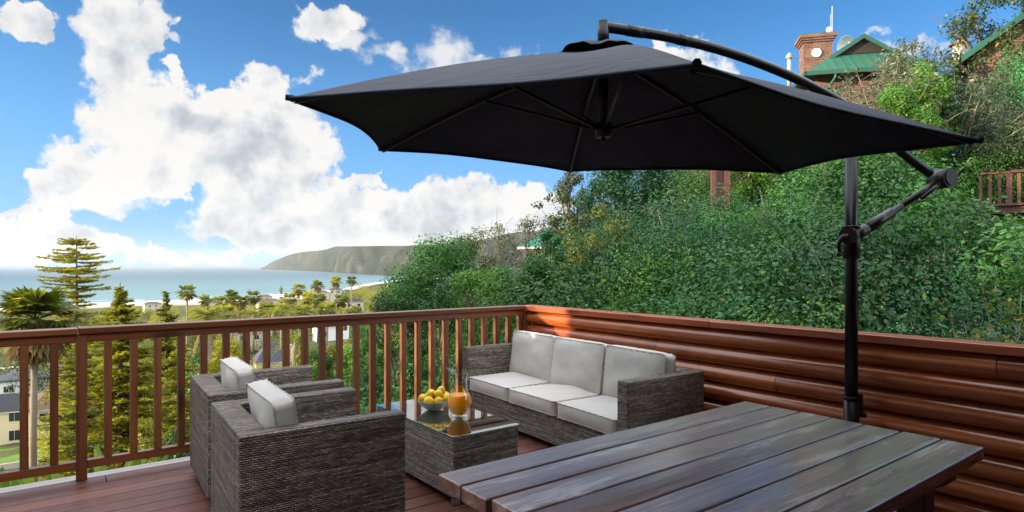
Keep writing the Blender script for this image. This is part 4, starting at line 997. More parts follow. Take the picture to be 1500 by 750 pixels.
conifer('conifer', 43, at_ground(243, 38), htop(243, 38, 426), 3.2, 'slim pointed conifer next to the broad one', 42, 8, .08, -.15, 1.2, prof=fir_prof, trunk=.18, nsz=.20, up=.16)
conifer('conifer', 44, at_ground(118, 30), htop(118, 30, 480), 2.6, 'lower conifer seen through the railing under the norfolk pine', 24, 7, .08, -.15, 1.1, prof=fir_prof, trunk=.16, nsz=.18, up=.16)
conifer('conifer', 45, at_ground(262, 30), htop(262, 30, 478), 2.6, 'lower conifer seen through the railing behind the far armchair', 24, 7, .08, -.15, 1.1, prof=fir_prof, trunk=.16, nsz=.18, up=.16)
conifer('conifer', 46, at_ground(412, 300), htop(412, 300, 415), 2.6, 'small dark conifer far off beside the row of palms', 14, 7, .05, .02, .5, prof=lambda t: (1 - t) ** .55, trunk=.3, nsz=.7, up=.1)

# --- palms
def palm_meshes(seed, fr=34, L=2.0, trunk_h=12., tr=.22, skirt=26, feather=False, low=False):
    rs = np.random.RandomState(seed); tk = MB(); cr_ = MB(); sk_ = MB(); k = rs.randn(2) * .25
    tk.tube([(0, 0, -1), (k[0], k[1], trunk_h * .5), (0, 0, trunk_h)], [tr * 1.25, tr, tr * .85], 9)
    def fan(mb, a, e, l, m=0):
        d = np.array([math.cos(a) * math.cos(e), math.sin(a) * math.cos(e), math.sin(e)]); sdv = np.array([-math.sin(a), math.cos(a), 0]); up = np.cross(d, sdv); c0 = np.array([0, 0, trunk_h])
        if feather:
            pts = [c0 + d * l * u + np.array([0, 0, -l * .55 * u * u]) for u in np.linspace(0, 1, 6)]
            mb.tube(pts, np.linspace(.03, .008, 6), 4, m, False)
            nl = 8 if low else 16
            for s_ in (-1, 1):
                for u in np.linspace(.15, 1, nl):
                    p = c0 + d * l * u + np.array([0, 0, -l * .55 * u * u]); q = sdv * s_ * .8 + d * .55 + np.array([0, 0, -.35 - .1 * rs.rand()]); w = l * .26 * (1 - .45 * u)
                    t = d * (.035 if not low else .07); mb.add([p - t, p + t, p + q * w + t * .1], [(0, 1, 2)], m)
            return
        pt = c0 + d * l * .45; mb.tube([c0, pt], [.03, .018], 4, m, False)
        ns = 7 if low else 15; hw_k = .15 if low else .085
        for i in range(ns):
            th = (i / (ns - 1) - .5) * 3.3; q = d * math.cos(th) + sdv * math.sin(th); w = l * (.62 - .10 * abs(th))
            tip = pt + q * w + np.array([0, 0, -.16 * w - .1 * rs.rand() * w]) + up * .05; t = np.cross(q, up); hw = hw_k * w
            md = pt + q * w * .55 + up * .03
            mb.add([pt, md - t * hw, tip, md + t * hw], [(0, 1, 2, 3)], m)
    for i in range(fr):
        fan(cr_, i * 2.4 + rs.rand() * .4, R(rs.uniform(-28, 70)) * (1 if i % 3 else .8), L * rs.uniform(.85, 1.1))
    if skirt:
        for i in range(skirt): fan(sk_, i * 2.4 + rs.rand(), R(rs.uniform(-86, -42)), L * rs.uniform(.7, 1.05))
    ms = [tk.mesh('trunk', M['palm_bark']), cr_.mesh('crown', M['palm'])]
    if skirt: ms.append(sk_.mesh('dead_skirt', M['dead_frond']))
    return ms
p = at_ground(52, 42); hh = htop(52, 42, 468)
put_tree('fan_palm', palm_meshes(61, 44, 2.35, hh, .17, 80), p, 1, 0, 'big fan palm with a skirt of dead fronds beside the norfolk pine', 'palm', None, ('trunk', 'crown', 'dead_skirt'))
p = at_ground(303, 58); hh = htop(303, 58, 462)
put_tree('date_palm', palm_meshes(62, 44, 2.2, hh, .42, 10, True), p, 1, 0, 'thick trunked date palm behind the far armchair', 'palm', None, ('trunk', 'crown', 'dead_skirt'))
pv = [palm_meshes(70 + i, 30, 2.9, 20., .26, 16, False, True) for i in range(3)]
far = sorted([(274, 428, 185), (324, 443, 200), (339, 435, 210), (352, 442, 190), (371, 435, 215), (425, 438, 205), (438, 424, 225), (452, 437, 190), (465, 419, 240), (468, 440, 180), (492, 412, 250), (515, 411, 280), (501, 440, 190), (391, 456, 150), (412, 455, 170), (480, 455, 150), (330, 460, 140), (445, 458, 150), (520, 462, 150), (300, 440, 260)])
ords = 'first second third fourth fifth sixth seventh eighth ninth tenth eleventh twelfth thirteenth fourteenth fifteenth sixteenth seventeenth eighteenth nineteenth twentieth'.split()
for i, (px, y, r) in enumerate(far):
    p = at_ground(px, r); hh = htop(px, r, y); ms = pv[i % 3]; t = put_tree('fan_palm', ms, p, (1, 1, 1), rg.uniform(0, 6.28), 'far fan palm, %s from the left in the grove before the beach' % ords[i], 'palm', 'far palms before the beach', ('trunk', 'crown', 'dead_skirt'))
    t.scale = (1, 1, 1); s = hh / 20.; t.location = p + np.array([0, 0, hh - 20.])
# low feather palms in the grove
fv = [palm_meshes(90 + i, 26, 2.6, 2.2, .35, 0, True, True) for i in range(2)]
for i, (px, y, r) in enumerate(((372, 462, 120), (402, 460, 110), (418, 452, 150), (478, 448, 160), (430, 462, 120), (505, 458, 130), (350, 462, 130), (436, 500, 75))):
    p = at_ground(px, r); hh = max(2.2, htop(px, r, y)); t = put_tree('feather_palm', fv[i % 2], p + np.array([0, 0, hh - 2.4]), 1.15, rg.uniform(0, 6), 'low spreading feather palm in the grove behind the railing, %s from the left' % ords[sorted([372, 402, 418, 478, 430, 505, 350, 436]).index(px)], 'palm', 'low palms in the grove')

# --- unseen trees added beyond the left edge so that their shade lies over the slope
sh_me = [crown_meshes(600 + i, (M['leaf_deep'], M['bark']), 14., 3.0, .05, 60, 12000, .22, (.8, 1.4), 6) for i in range(2)]
for i, (x, y, zt, lb) in enumerate(((-9.5, 11.6, 6.4, 'unseen tree added to shade the slope, nearest the log house'), (-10.5, 15, 8.2, 'unseen tree added to shade the slope, second from the log house'), (-10, 18.6, 6.4, 'unseen tree added to shade the slope, third from the log house'), (-11, 22.2, 8, 'unseen tree added to shade the slope, fourth from the log house'), (-10.5, 25.6, 6.6, 'unseen tree added to shade the slope, farthest from the log house'))):
    z0 = gz((x, y)); put_tree('added_shade_tree', sh_me[i % 2], (x, y, z0), (.78, .78, (zt - z0) / 14.), i * 1.3, lb, 'tree', 'unseen trees added to shade the slope')
# --- far trees of the valley
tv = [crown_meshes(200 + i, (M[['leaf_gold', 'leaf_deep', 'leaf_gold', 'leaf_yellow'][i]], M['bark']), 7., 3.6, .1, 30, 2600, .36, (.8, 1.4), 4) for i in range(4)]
VT = []
for i in range(440):
    px = rg.uniform(-40, 570); r = rg.choice([rg.uniform(60, 130), rg.uniform(75, 150), rg.uniform(120, 300), rg.uniform(250, 600), rg.uniform(450, 860)])
    if px < 120 and r < 150: continue
    p = at_ground(px, r)
    if r > shore(px) - 90: continue
    # keep crowns below the line where the photo shows sea
    d = r * math.cos(math.atan((px - 750) / F)); zt = min(rg.uniform(4, 8.5), H + (HY - np.interp(px, [0, 330, 430, 540], [452, 448, 444, 425])) / F * d - p[2])
    for a, b, yb, rmx in ((372, 430, 540, 158), (455, 518, 494, 240)):
        if a - 40 < px < b + 30 and r < rmx: zt = min(zt, (H + (HY - yb) / F * d - p[2]) * .9)
    if zt < 2.2: continue
    s = zt / 7.; w = s * rg.uniform(.9, 1.3)
    k = i % 4
    VT.append((p, w, s, k, r))
for i in range(90):
    px = rg.uniform(455, 600); r = rg.uniform(260, 900) if i % 3 else rg.uniform(900, 1500)
    if r > shore(px) - 120: continue
    p = at_ground(px, r); s = rg.uniform(.8, 1.3) * (1.6 if r > 700 else 1.); k = i % 4
    VT.append((p, s * 1.5, s * .9, k, r))
VT.sort(key=lambda q: -(q[1] * q[2]) ** .5 / q[4])
vl = ['sunlit olive green tree among those filling the valley toward the beach', 'dark green tree among those filling the valley toward the beach', 'sunlit olive green tree among those filling the valley toward the beach', 'yellowish tree among those filling the valley toward the beach']
for p, w, s, k, r in VT[:285]: put_tree('valley_tree', tv[k], p, (w, w, s), rg.uniform(0, 6.28), vl[k], 'tree', 'trees filling the valley')
mb = MB(); q = np.zeros(len(tv[0][1].vertices) * 3, np.float32); tv[0][1].vertices.foreach_get('co', q); q = q.reshape(-1, 4, 3)[::5]; c = q.mean(1, keepdims=True); q = c + (q - c) * 2.1
for p, w, s, k, r in VT[285:]:
    a = rg.uniform(0, 6.28); ca, sa = math.cos(a), math.sin(a); v = q.reshape(-1, 3); v = np.stack([(v[:, 0] * ca - v[:, 1] * sa) * w, (v[:, 0] * sa + v[:, 1] * ca) * w, v[:, 2] * s], 1) + p
    mb.add(v, np.arange(len(v)).reshape(-1, 4))
tag(mb.build('far_woodland', M['leaf_gold']), 'far olive green woodland between the houses and the beach', 'woodland', kind='stuff')
# sunlit yellow green trees behind the balusters (nearer)
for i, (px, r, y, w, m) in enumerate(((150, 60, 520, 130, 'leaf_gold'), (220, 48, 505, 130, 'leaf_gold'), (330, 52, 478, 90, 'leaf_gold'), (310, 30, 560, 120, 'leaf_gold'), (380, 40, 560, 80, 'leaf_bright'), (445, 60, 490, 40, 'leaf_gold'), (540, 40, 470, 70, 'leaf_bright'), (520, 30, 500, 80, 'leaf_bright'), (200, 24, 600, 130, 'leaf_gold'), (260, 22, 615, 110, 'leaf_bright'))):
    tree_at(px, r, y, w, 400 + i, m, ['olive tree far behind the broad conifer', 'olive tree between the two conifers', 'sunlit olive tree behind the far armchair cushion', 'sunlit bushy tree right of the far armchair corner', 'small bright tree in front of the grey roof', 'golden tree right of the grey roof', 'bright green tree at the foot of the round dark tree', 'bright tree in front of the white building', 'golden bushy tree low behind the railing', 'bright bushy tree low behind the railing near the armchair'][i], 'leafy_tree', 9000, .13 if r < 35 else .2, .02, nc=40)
# big leaved plants near the garden
for i, (px, r, y) in enumerate(((62, 15, 640), (100, 14, 648), (180, 14.5, 648), (40, 13, 672), (150, 13, 655))):
    rs = np.random.RandomState(500 + i); p = at_ground(px, r); hh = max(1., htop(px, r, y)); mb = MB()
    for j in range(15):
        a = rs.rand() * 6.28; e = R(rs.uniform(45, 85)); d = np.array([math.cos(a) * math.cos(e), math.sin(a) * math.cos(e), math.sin(e)]); sdv = np.array([-math.sin(a), math.cos(a), 0])
        l = hh * rs.uniform(.75, 1.05); b0 = d * l * .55; K = 7; P = np.zeros((K, 3, 3))
        mb.tube([(0, 0, 0), b0], [.03, .02], 5, 0, False)
        for u in range(K):
            t = u / (K - 1); w = .15 * math.sin(math.pi * min(.97, t * .9 + .1)) ** .7; c = b0 + d * l * .5 * t + np.array([d[0], d[1], -1]) * .22 * t * t
            for v in range(3): P[u, v] = c + sdv * w * (v - 1) + np.array([0, 0, .05 * abs(v - 1)])
        mb.grid(P)
    o = mb.build('banana_plant', M['banana']); o.location = p
    tag(o, ['broad leaved plant at the foot of the fan palm trunk', 'broad leaved plant right of the fan palm trunk', 'broad leaved plant right of the railing post', 'low broad leaved plant at the lower left', 'low broad leaved plant just left of the railing post'][i], 'plant', 'broad leaved plants in the garden')
# ================================================================== BUILDINGS
def frame_at(px, r, face_px_deg=0.):
    """upright local frame: x to the right as seen from the deck, y away, turned by some degrees"""
    th = math.atan((px - 750) / F) ; v = math.cos(th) * FW + math.sin(th) * RT
    rz = math.atan2(v[1], v[0]) - math.pi / 2 + R(face_px_deg); return rz
def uvbox(mb, lo, hi, m=0): mb.box(lo, hi, None, m)
def house(name, label, px, r, w, d, h, rh, wall, roof, turn=0., z=None, windows=(), hip=True, over=.35, chimney=None, group=None, base=3.):
    p = polar(px, r); p[2] = gz(p) if z is None else z
    t = thing(name, label, 'house', p, frame_at(px, r, turn), group)
    mb = MB(); mb.box((-w / 2, 0, -base), (w / 2, d, h)); mb.build('wall', M[wall], t)
    a, b, c = w / 2 + over, -over, d + over
    if rh > 0:
        mb = MB(); ix = min(a, (c - b) / 2) * (.8 if hip else 0)
        ym = (b + c) / 2; v = [(-a, b, h), (a, b, h), (a, c, h), (-a, c, h), (-a + ix, ym, h + rh), (a - ix, ym, h + rh)]
        v = np.array(v); sl = math.hypot(rh, ym - b)
        for f in ((0, 1, 5, 4), (2, 3, 4, 5)): mb.add(v[list(f)], [(0, 1, 2, 3)], 0, np.array([[(v[f[0]][0], 0), (v[f[1]][0], 0), (v[f[2]][0], sl), (v[f[3]][0], sl)]]))
        for f in ((1, 2, 5), (3, 0, 4)): mb.add(v[list(f)], [(0, 1, 2)], 0 if hip else 1, np.array([[(v[f[0]][1], 0), (v[f[1]][1], 0), (v[f[2]][1], sl)]]))
        mb.add(v[:4] - np.array([0, 0, .08]), [(3, 2, 1, 0)], 1)
        mb.box((-a, b - .02, h - .1), (a, b + .04, h - .002), None, 1)
        rf = mb.build('roof', [M[roof], M['frame']], t)
    else:
        mb = MB(); mb.box((-a, b, h + .002), (a, c, h + .25)); rf = mb.build('roof', M[roof], t)
    if chimney:
        mb = MB(); cx, cy, cs, ch = chimney; mb.box((cx - cs, cy - cs, h - .2), (cx + cs, cy + cs, h + ch)); mb.build('chimney', M[wall], rf)
    for wx, wz, ww, wh in windows:
        mb = MB(); f_ = .07
        mb.box((wx - ww / 2 - f_, -.05, wz - f_), (wx - ww / 2, .02, wz + wh + f_)); mb.box((wx + ww / 2, -.05, wz - f_), (wx + ww / 2 + f_, .02, wz + wh + f_))
        mb.box((wx - ww / 2, -.05, wz + wh), (wx + ww / 2, .02, wz + wh + f_)); mb.box((wx - ww / 2, -.05, wz - f_), (wx + ww / 2, .02, wz)); mb.box((wx - .02, -.045, wz), (wx + .02, .01, wz + wh))
        wn = mb.build('window', M['frame'], t)
        mb = MB(); mb.box((wx - ww / 2, -.012, wz), (wx + ww / 2, -.002, wz + wh)); mb.build('pane', M['pane'], wn)
    return t
# town below, left of the conifers
gh = gz(polar(-10, 112))
house('cream_house', 'cream two storey house with a dark roof at the lower left beyond the railing', -27, 112, 12, 8, 4.6, 1.9, 'cream', 'dark_roof', -14, gh, [(-3, 3.2, 1.3, 1.2), (.6, 3.2, 1.6, 1.2), (3.6, 3.2, 1.2, 1.2), (.6, .5, 1.4, 1.4), (3.6, .5, 1.2, 1.4)])
house('cream_house', 'cream house with a brown tiled roof and shuttered windows behind the palm trunk', 94, 108, 8, 8, 4.6, 2.2, 'cream', 'brown_roof', 12, gz(polar(94, 108)) + .2, [(-2.2, 2.9, 1.3, 1.2), (.2, 2.9, 1.4, 1.2), (2.4, 2.9, 1.4, 1.2), (.2, .6, 1.4, 1.4), (2.4, .6, 1.4, 1.4)])
house('carport_house', 'long flat roofed building with a blue grey roof across the street', -15, 165, 20, 9, 3.0, 0, 'white', 'grey_roof', -6, None, [(-2, .8, 1.6, 1.2), (3, .8, 1.6, 1.2)])
house('grey_roofed_house', 'house with a broad grey slate roof and pale chimney seen between the balusters', 399, 161, 7.4, 9, 1.7, 4.4, 'beige', 'grey_roof', 5, H - (541 - HY) / F * 150, (), True, .3, (4.0, -.4, .5, 4.2))
house('white_building', 'white flat roofed building seen between the balusters', 488, 245, 12, 9, 4.3, 0, 'white', 'white', 12, H - (496 - HY) / F * 235, [(-3.6, .8, 2.6, 2.)])
house('beige_house', 'small beige house with a pale roof in the palm grove', 366, 218, 13, 9, 3.0, 2.4, 'beige', 'brown_roof', 10, H - (500 - HY) / F * 203, [(-2.5, .8, 1.6, 1.4), (2, .8, 1.6, 1.4)])
for i, (px, r, w, y, wl, rfm, lb) in enumerate(((388, 640, 14, 440, 'beige', 'brown_roof', 'beige house near the beach left of the small conifer'), (395, 560, 18, 447, 'beige', 'brown_roof', 'long beige house in the trees left of the small conifer'), (492, 520, 9, 431, 'beige', 'dark_roof', 'white house behind the tall palms right of the grove'), (520, 330, 9, 452, 'beige', 'dark_roof', 'grey roofed house at the right end of the grove'), (225, 640, 14, 451, 'beige', 'brown_roof', 'pale house near the beach behind the slim conifer'), (310, 620, 16, 446, 'beige', 'dark_roof', 'dark roofed house near the beach among the palms'), (470, 620, 16, 434, 'beige', 'brown_roof', 'beige house near the beach under the tallest palms'))):
    p = polar(px, r); z = H - (y - HY) / F * r * math.cos(math.atan((px - 750) / F))
    house('far_house', lb, px, r, w, 9, 3.6, 1.8, wl, rfm, rg.uniform(-20, 20), z - 0, [(-3, 1, 1.6, 1.4), (2, 1, 1.6, 1.4)], True, .4, None, 'houses near the beach', 8.)
# street and lawn
def drape(name, pts, m, kind='structure', lift=.12):
    P = np.array(pts, float); a = np.array([[polar(px, r) for px, r in row] for row in P])
    N = 24; rows = []
    for u in np.linspace(0, 1, 8):
        row = a[0] * (1 - u) + a[1] * u; xs = np.linspace(0, len(row) - 1, N); rows.append(np.stack([np.interp(xs, np.arange(len(row)), row[:, k]) for k in range(3)], 1))
    G = np.array(rows); G[..., 2] = ground(G[..., 0], G[..., 1]) + lift
    mb = MB(); mb.grid(G); return tag(mb.build(name, M[m]), kind=kind)
drape('road', [[(-150, 196), (40, 199), (140, 206)], [(-150, 212), (40, 215), (140, 222)]], 'asphalt', lift=.25)
drape('pavement', [[(-150, 212.5), (40, 215.5), (140, 222.5)], [(-150, 220), (40, 223), (140, 230)]], 'paving', lift=.35)
drape('lawn', [[(-200, 97), (60, 95), (120, 97)], [(-200, 110), (60, 107), (120, 106)]], 'lawn', lift=.12)
mb = MB(); q0 = polar(-120, 95.5); q1 = polar(60, 93.5); q2 = polar(110, 95.5)
for s_, e_2 in ((q0, q1), (q1, q2)):
    s3 = np.array([s_[0], s_[1], gz(s_) - 1]); e3 = np.array([e_2[0], e_2[1], gz(e_2) - 1]); dd = (e3 - s3); nn_ = np.array([-dd[1], dd[0], 0]); nn_ /= np.linalg.norm(nn_)
    mb.poly([s3, e3, e3 + (0, 0, 1.7), s3 + (0, 0, 1.7)], th=nn_ * .25)
tag(mb.build('garden_wall', M['paving']), 'low pale garden wall along the lawn at the lower left', 'wall')

# brick house with green roof on top of the slope
D0 = 22.0; o3 = atd(1181, 106, D0)
e1 = .974 * RT - .225 * FW; rzb = math.atan2(e1[1], e1[0])
bh = thing('brick_house', 'brown brick house with a green sheet roof and gablet on top of the slope', 'house', o3 - np.array([0, 0, 3.5]), rzb)
W_, De, zE = 4.3, 7.0, 3.5            # width at the eaves, depth, eaves above the base
mb = MB(); mb.box((.38, .38, -2), (W_ - .38, De - .3, zE - .02)); mb.build('wall', M['brick'], bh)
mb = MB(); g0, gx, zr = .85, 1.05, 1.52
E4 = np.array([(0, 0, zE), (W_, 0, zE), (W_, De, zE), (0, De, zE)]); A = np.array([gx, 1.05, zE + g0]); B = np.array([W_ - gx, 1.05, zE + g0]); Pk = np.array([W_ / 2, 1.05, zE + zr]); Pb = np.array([W_ / 2, De, zE + zr])
def q4(m, pts, mt=0):
    pts = np.array(pts); d1 = pts[1] - pts[0]; d1 = d1 / np.linalg.norm(d1); nn = np.cross(d1, pts[2] - pts[0]); d2 = np.cross(nn / np.linalg.norm(nn), d1)
    m.add(pts, [tuple(range(len(pts)))], mt, np.array([[((p - pts[0]) @ d1, (p - pts[0]) @ d2) for p in pts]]))
q4(mb, [E4[0], E4[1], B, A]); q4(mb, [E4[3], E4[0], A, Pk, Pb]); q4(mb, [E4[1], E4[2], Pb, Pk, B]); q4(mb, [E4[0] - (0, 0, .03), E4[3] - (0, 0, .03), E4[2] - (0, 0, .03), E4[1] - (0, 0, .03)])
rf = mb.build('roof', M['green_roof'], bh)
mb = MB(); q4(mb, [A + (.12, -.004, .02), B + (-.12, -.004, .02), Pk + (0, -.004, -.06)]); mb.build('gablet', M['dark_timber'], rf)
mb = MB()
for a_, b_ in ((A, Pk), (B, Pk)):
    dd = (b_ - a_); mb.poly([a_ + (0, -.16, -.02) - dd * .06, b_ + (0, -.16, .03), b_ + (0, -.16, -.14), a_ + (0, -.16, -.19) - dd * .06], th=(0, .10, 0))
mb.build('barge_board', M['green_trim'], rf)
mb = MB(); mb.box((-.06, -.10, zE - .13), (W_ + .06, -.003, zE + .015)); mb.box((-.10, -.10, zE - .13), (-.003, De, zE + .015)); mb.build('gutter', M['green_trim'], rf)
mb = MB(); mb.tube([(.95, -.05, zE - .1), (.95, -.03, zE - .25), (.78, .30, zE - .55), (.78, .32, zE - 3)], .05, 8); mb.build('downpipe', M['green_trim'], bh)
mb = MB(); mb.poly([(-4.2, 3.2, zE - .3), (.2, 3.2, zE - .3), (.2, 6.5, zE + .35), (-4.2, 6.5, zE + .35)], th=(0, 0, -.1)); mb.build('side_roof', M['green_roof'], bh)
mb = MB(); mb.box((-3.9, 3.5, -2), (.37, 6.4, zE - .42)); mb.build('side_wall', M['brick'], bh)
# chimney: local x from photo bearing
iv = np.linalg.inv(np.array(Matrix.Translation(Vector(o3 - np.array([0, 0, 3.5]))) @ Matrix.Rotation(rzb, 4, 'Z')))
def loc(px, py, d): return tf(iv, atd(px, py, d)[None])[0]
c1 = loc(1178, 110, 24.2); c2 = loc(1218, 110, 24.2); ct_ = loc(1198, 50, 24.2)[2]
x0, x1, yc = c1[0], c2[0], (c1[1] + c2[1]) / 2
mb = MB(); mb.box((x0, yc, zE - 1.5), (x1, yc + .75, ct_ - .22)); ch = mb.build('chimney', M['brick'], rf)
mb = MB()
for k, (g, za, zb) in enumerate(((.05, -.30, -.22), (.10, -.219, -.14), (.15, -.139, -.02))): mb.box((x0 - g, yc - g, ct_ + za), (x1 + g, yc + .75 + g, ct_ + zb))
mb.build('chimney_cap', M['brick'], ch)
mb = MB(); mb.box((x0 - .12, yc - .12, ct_ - .018), (x1 + .12, yc + .87, ct_ + .01)); mb.build('capping', M['green_trim'], ch)
cc = loc(1197, 76, 24.1); mb = MB(); mb.tube([(cc[0], yc - .05, cc[2]), (cc[0], yc + .01, cc[2])], .17, 24); mb.build('round_plaque', M['dish'], ch)
def local_tube(name, pts, r, m, par): mb = MB(); mb.tube(pts, r, 10); return mb.build(name, m, par)
fp0 = loc(1156, 112, 23.6); fp1 = loc(1156, 86, 23.6); mb = MB(); mb.tube([(fp0[0], fp0[1], fp0[2] - .4), fp1], .075, 12); mb.tube([fp1, fp1 + (0, 0, .10)], .12, 12); mb.tube([fp1 + (0, 0, .10), fp1 + (0, 0, .22)], [.13, .03], 12); mb.build('flue_pipe', M['flue'], rf)
# antenna mast and dishes
m0 = loc(1219, 88, 24.6); m1_ = loc(1219, 9, 24.6)
Mw = Matrix.Translation(Vector(o3 - np.array([0, 0, 3.5]))) @ Matrix.Rotation(rzb, 4, 'Z')
mast = thing('antenna_mast', 'thin antenna mast rising beside the brick chimney', 'antenna', tuple(tf(Mw, m0[None])[0]), rzb)
mb = MB(); hm = m1_[2] - m0[2]; mb.tube([(0, 0, -1.), (0, 0, hm)], .018, 6); mb.tube([(-.06, 0, hm * .35), (-.06, 0, hm * .85)], .010, 6); mb.build('mast', M['flue'], mast)
mb = MB(); mb.tube([(0, 0, .12), (.45, 0, .14)], .014, 6); mb.tube([(-.07, 0, hm * .62), (.02, 0, hm * .62)], .012, 6); mb.build('cross_arm', M['flue'], mast)
def dish(name, label, c, rad, ry):
    t = thing(name, label, 'satellite dish', tuple(tf(Mw, c[None])[0]), rzb + ry)
    prf = [(.0001, .0)] + [(rad * u, .28 * rad * u * u) for u in np.linspace(.1, 1, 10)]; prf = prf + [(rad * 1.0, .28 * rad + .012)] + [(rad * u, .28 * rad * u * u + .014) for u in np.linspace(.97, .05, 8)] + [(.0001, .014)]
    mb = MB(); mb.lathe(prf, n=32); v = mb.V[0]; mb.V[0] = tf(Matrix.Rotation(R(-62), 4, 'X') @ Matrix.Rotation(R(180), 4, 'X'), v)
    mb.build('reflector', M['dish'], t); mb = MB(); mb.tube([(0, .02, 0), (0, .25 * rad + .1, -.1), (0, .25 * rad + .1, -rad * 1.4)], .025, 8); mb.build('bracket', M['flue'], t)
    mb = MB(); mb.tube([(0, -.05, -rad * .9), (0, -rad * .9, -rad * .2)], .012, 6); mb.tube([(0, -rad * .9, -rad * .25), (0, -rad * .9, -rad * .05)], .035, 8); mb.build('feed_arm', M['flue'], t)
    return t
dish('satellite_dish', 'big pale satellite dish right of the chimney', loc(1235, 65, 24.4), .36, .45)
dish('satellite_dish', 'tiny satellite dish on top of the chimney beside the mast', loc(1214, 43, 24.4), .10, -.3)

# brown gable at the top right
D1 = 20.5; b0 = atd(1408, 83, D1); e1 = .90 * RT - .43 * FW; e1 /= np.linalg.norm(e1)
gh_ = thing('gabled_house', 'brick gabled house with a green barge board at the top right corner', 'house', b0 - np.array([0, 0, 4.]), math.atan2(e1[1], e1[0]))
hw_, gr = 3.6, 2.55
mb = MB(); V = [(.45, .35, 0), (2 * hw_ - .45, .35, 0), (2 * hw_ - .45, .35, 4.1), (hw_, .35, 4 + gr - .12), (.45, .35, 4.1)]
pts = np.array(V, float); q4(mb, pts); mb.poly(pts + (0, .02, 0), th=(0, 6, 0)); mb.build('wall', M['brick'], gh_)
mb = MB(); q4(mb, [(0, 0, 4.), (hw_, 0, 4 + gr), (hw_, 7, 4 + gr), (0, 7, 4.)]); q4(mb, [(hw_, 0, 4 + gr), (2 * hw_, 0, 4.), (2 * hw_, 7, 4.), (hw_, 7, 4 + gr)]); rf2 = mb.build('roof', M['green_roof'], gh_)
mb = MB(); mb.poly([(0, -.04, 4.02), (hw_, -.04, 4 + gr + .02), (hw_, -.04, 4 + gr - .20), (0, -.04, 3.80)], th=(0, .05, 0)); mb.poly([(2 * hw_, -.04, 4.02), (hw_ + .003, -.04, 4 + gr + .02), (hw_ + .003, -.04, 4 + gr - .20), (2 * hw_, -.04, 3.80)], th=(0, .05, 0)); mb.build('barge_board', M['green_trim'], rf2)
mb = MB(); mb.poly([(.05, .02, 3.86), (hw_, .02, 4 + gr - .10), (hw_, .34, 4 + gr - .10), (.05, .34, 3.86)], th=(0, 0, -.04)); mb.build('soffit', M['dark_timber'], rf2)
f0 = atd(1406, 92, 22.5); f1 = atd(1406, 66, 22.5)
fl = thing('chimney_flue', 'pale flue with a rusty cowl beside the top right gable', 'flue', f0)
hf = f1[2] - f0[2]; mb = MB(); mb.tube([(0, 0, -1.5), (0, 0, hf)], .22, 18); mb.build('pipe', M['flue'], fl)
mb = MB(); mb.tube([(0, 0, hf + .01), (0, 0, hf + .08)], [.34, .30], 18); mb.tube([(0, 0, hf + .08), (0, 0, hf + .16)], [.30, .10], 18); mb.build('cowl', M['rust'], fl)

# teal roofed house behind the trees
p0 = atd(808, 361, 42)
th_ = thing('teal_roofed_house', 'house with a teal hipped roof half hidden by trees left of centre', 'house', p0 - np.array([0, 0, 3.]), frame_at(808, 42, -25))
mb = MB(); mb.box((-2.2, .3, -3), (2.2, 4.5, 2.9)); mb.build('wall', M['brick'], th_)
mb = MB(); v = np.array([(-2.6, 0, 3), (2.6, 0, 3), (2.6, 5, 3), (-2.6, 5, 3), (-.5, 2.5, 4.55), (.5, 2.5, 4.55)], float)
q4(mb, v[[0, 1, 5, 4]]); q4(mb, v[[2, 3, 4, 5]]); q4(mb, v[[1, 2, 5]]); q4(mb, v[[3, 0, 4]]); mb.add(v[:4] - (0, 0, .02), [(3, 2, 1, 0)]); mb.build('roof', M['teal_roof'], th_)
mb = MB(); mb.box((-2.65, -.07, 2.86), (2.65, -.003, 3.0)); mb.build('fascia', M['frame'], th_)

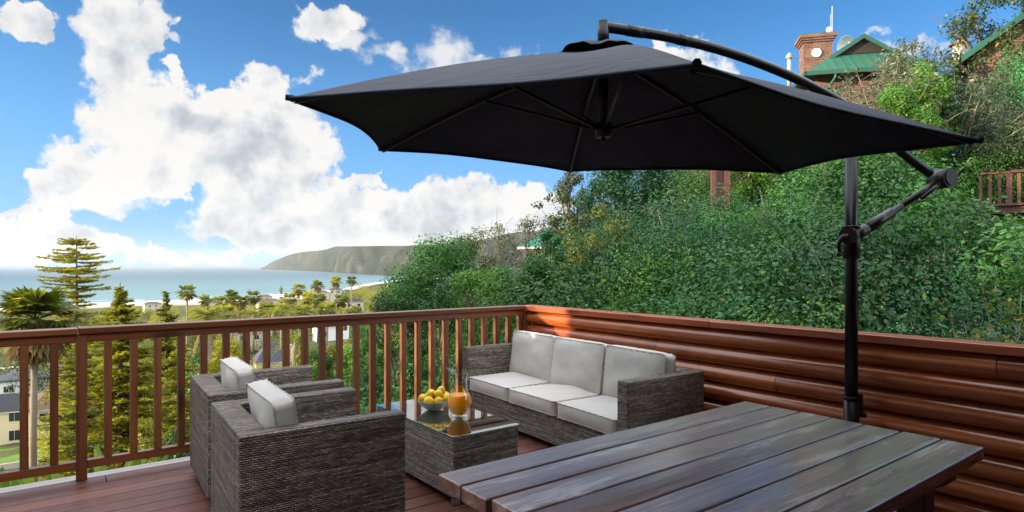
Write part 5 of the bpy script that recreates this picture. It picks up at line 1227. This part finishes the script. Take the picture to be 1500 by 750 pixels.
# red timber posts and stair tower behind the parasol
p0 = atd(1058, 318, 15.8); tw = thing('timber_stair_tower', 'reddish timber stair posts half swallowed by the trees under the parasol edge', 'stairs', (p0[0], p0[1], p0[2] - 1.5), frame_at(1058, 16, 15))
for x, y in ((-.22, 0), (.12, 0), (.30, .9)):
    mb = MB(); mb.box((x - .06, y - .06, 0), (x + .06, y + .06, 4.2)); mb.build('post', M['old_deck'], tw)
for k in range(6):
    mb = MB(); mb.box((-.16, .02, 1.7 + k * .28), (.06, .10, 1.42 + k * .28)); mb.build('cladding_board', M['old_deck'], tw)
mb = MB(); mb.box((-.7, -.1, 4.201), (.5, 1.1, 4.3)); mb.build('platform', M['old_deck'], tw)

# red timber balcony at the right edge
p0 = atd(1415, 300, 14.0); bz = frame_at(1460, 17.5, 8)
bl = thing('timber_balcony', 'weathered red timber balcony with balusters at the right edge above the bushes', 'balcony', p0, bz); bl.scale = (.85, .85, .85)
LX = 3.2
mb = MB(); mb.box((0, 0, -.06), (LX, 2.6, 0)); mb.box((.25, .1, -.26), (LX, .2, -.062)); mb.box((.25, 1.6, -.26), (LX, 1.7, -.062)); mb.build('platform', M['old_deck'], bl)
mb = MB(); mb.box((.95, .02, .80), (LX, .14, .86)); mb.build('top_rail', M['old_deck'], bl)
mb = MB(); mb.box((.36, .15, .80), (.46, 2.5, .86)); mb.build('side_rail', M['old_deck'], bl)
mb = MB(); mb.box((.30, .02, .78), (.94, .12, .83)); mb.build('front_rail', M['old_deck'], bl)
for x in np.arange(.32, LX, .2):
    mb = MB(); g = .035 if abs(x - .92) > .05 else .06; mb.box((x - g, .05, .003), (x + g, .10 if g < .05 else .13, .779)); mb.build('baluster', M['old_deck'], bl)
for x, y in ((.5, .3), (2.8, .3), (.5, 2.2), (2.8, 2.2)):
    mb = MB(); mb.box((x - .07, y - .07, -3.2), (x + .07, y + .07, -.062)); mb.build('post', M['old_deck'], bl)
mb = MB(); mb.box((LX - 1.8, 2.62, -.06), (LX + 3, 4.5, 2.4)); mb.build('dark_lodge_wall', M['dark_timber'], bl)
# ------------------------------------------------------------------ haze: one closed box of thin air round everything
mb = MB(); mb.box((-12000, -9000, -75), (16000, 16000, 330))
hz_ = mb.build('haze', bpy.data.materials.new('haze_air')); m = hz_.data.materials[0]; m.use_nodes = True; t = NT(m.node_tree)
vol = t.n('ShaderNodeVolumePrincipled', {'Color': (.80, .86, .93, 1), 'Density': HAZE, 'Anisotropy': .2}); ou_ = t.n('ShaderNodeOutputMaterial'); t.t.links.new(vol.outputs[0], ou_.inputs['Volume'])
tag(hz_, kind='stuff')
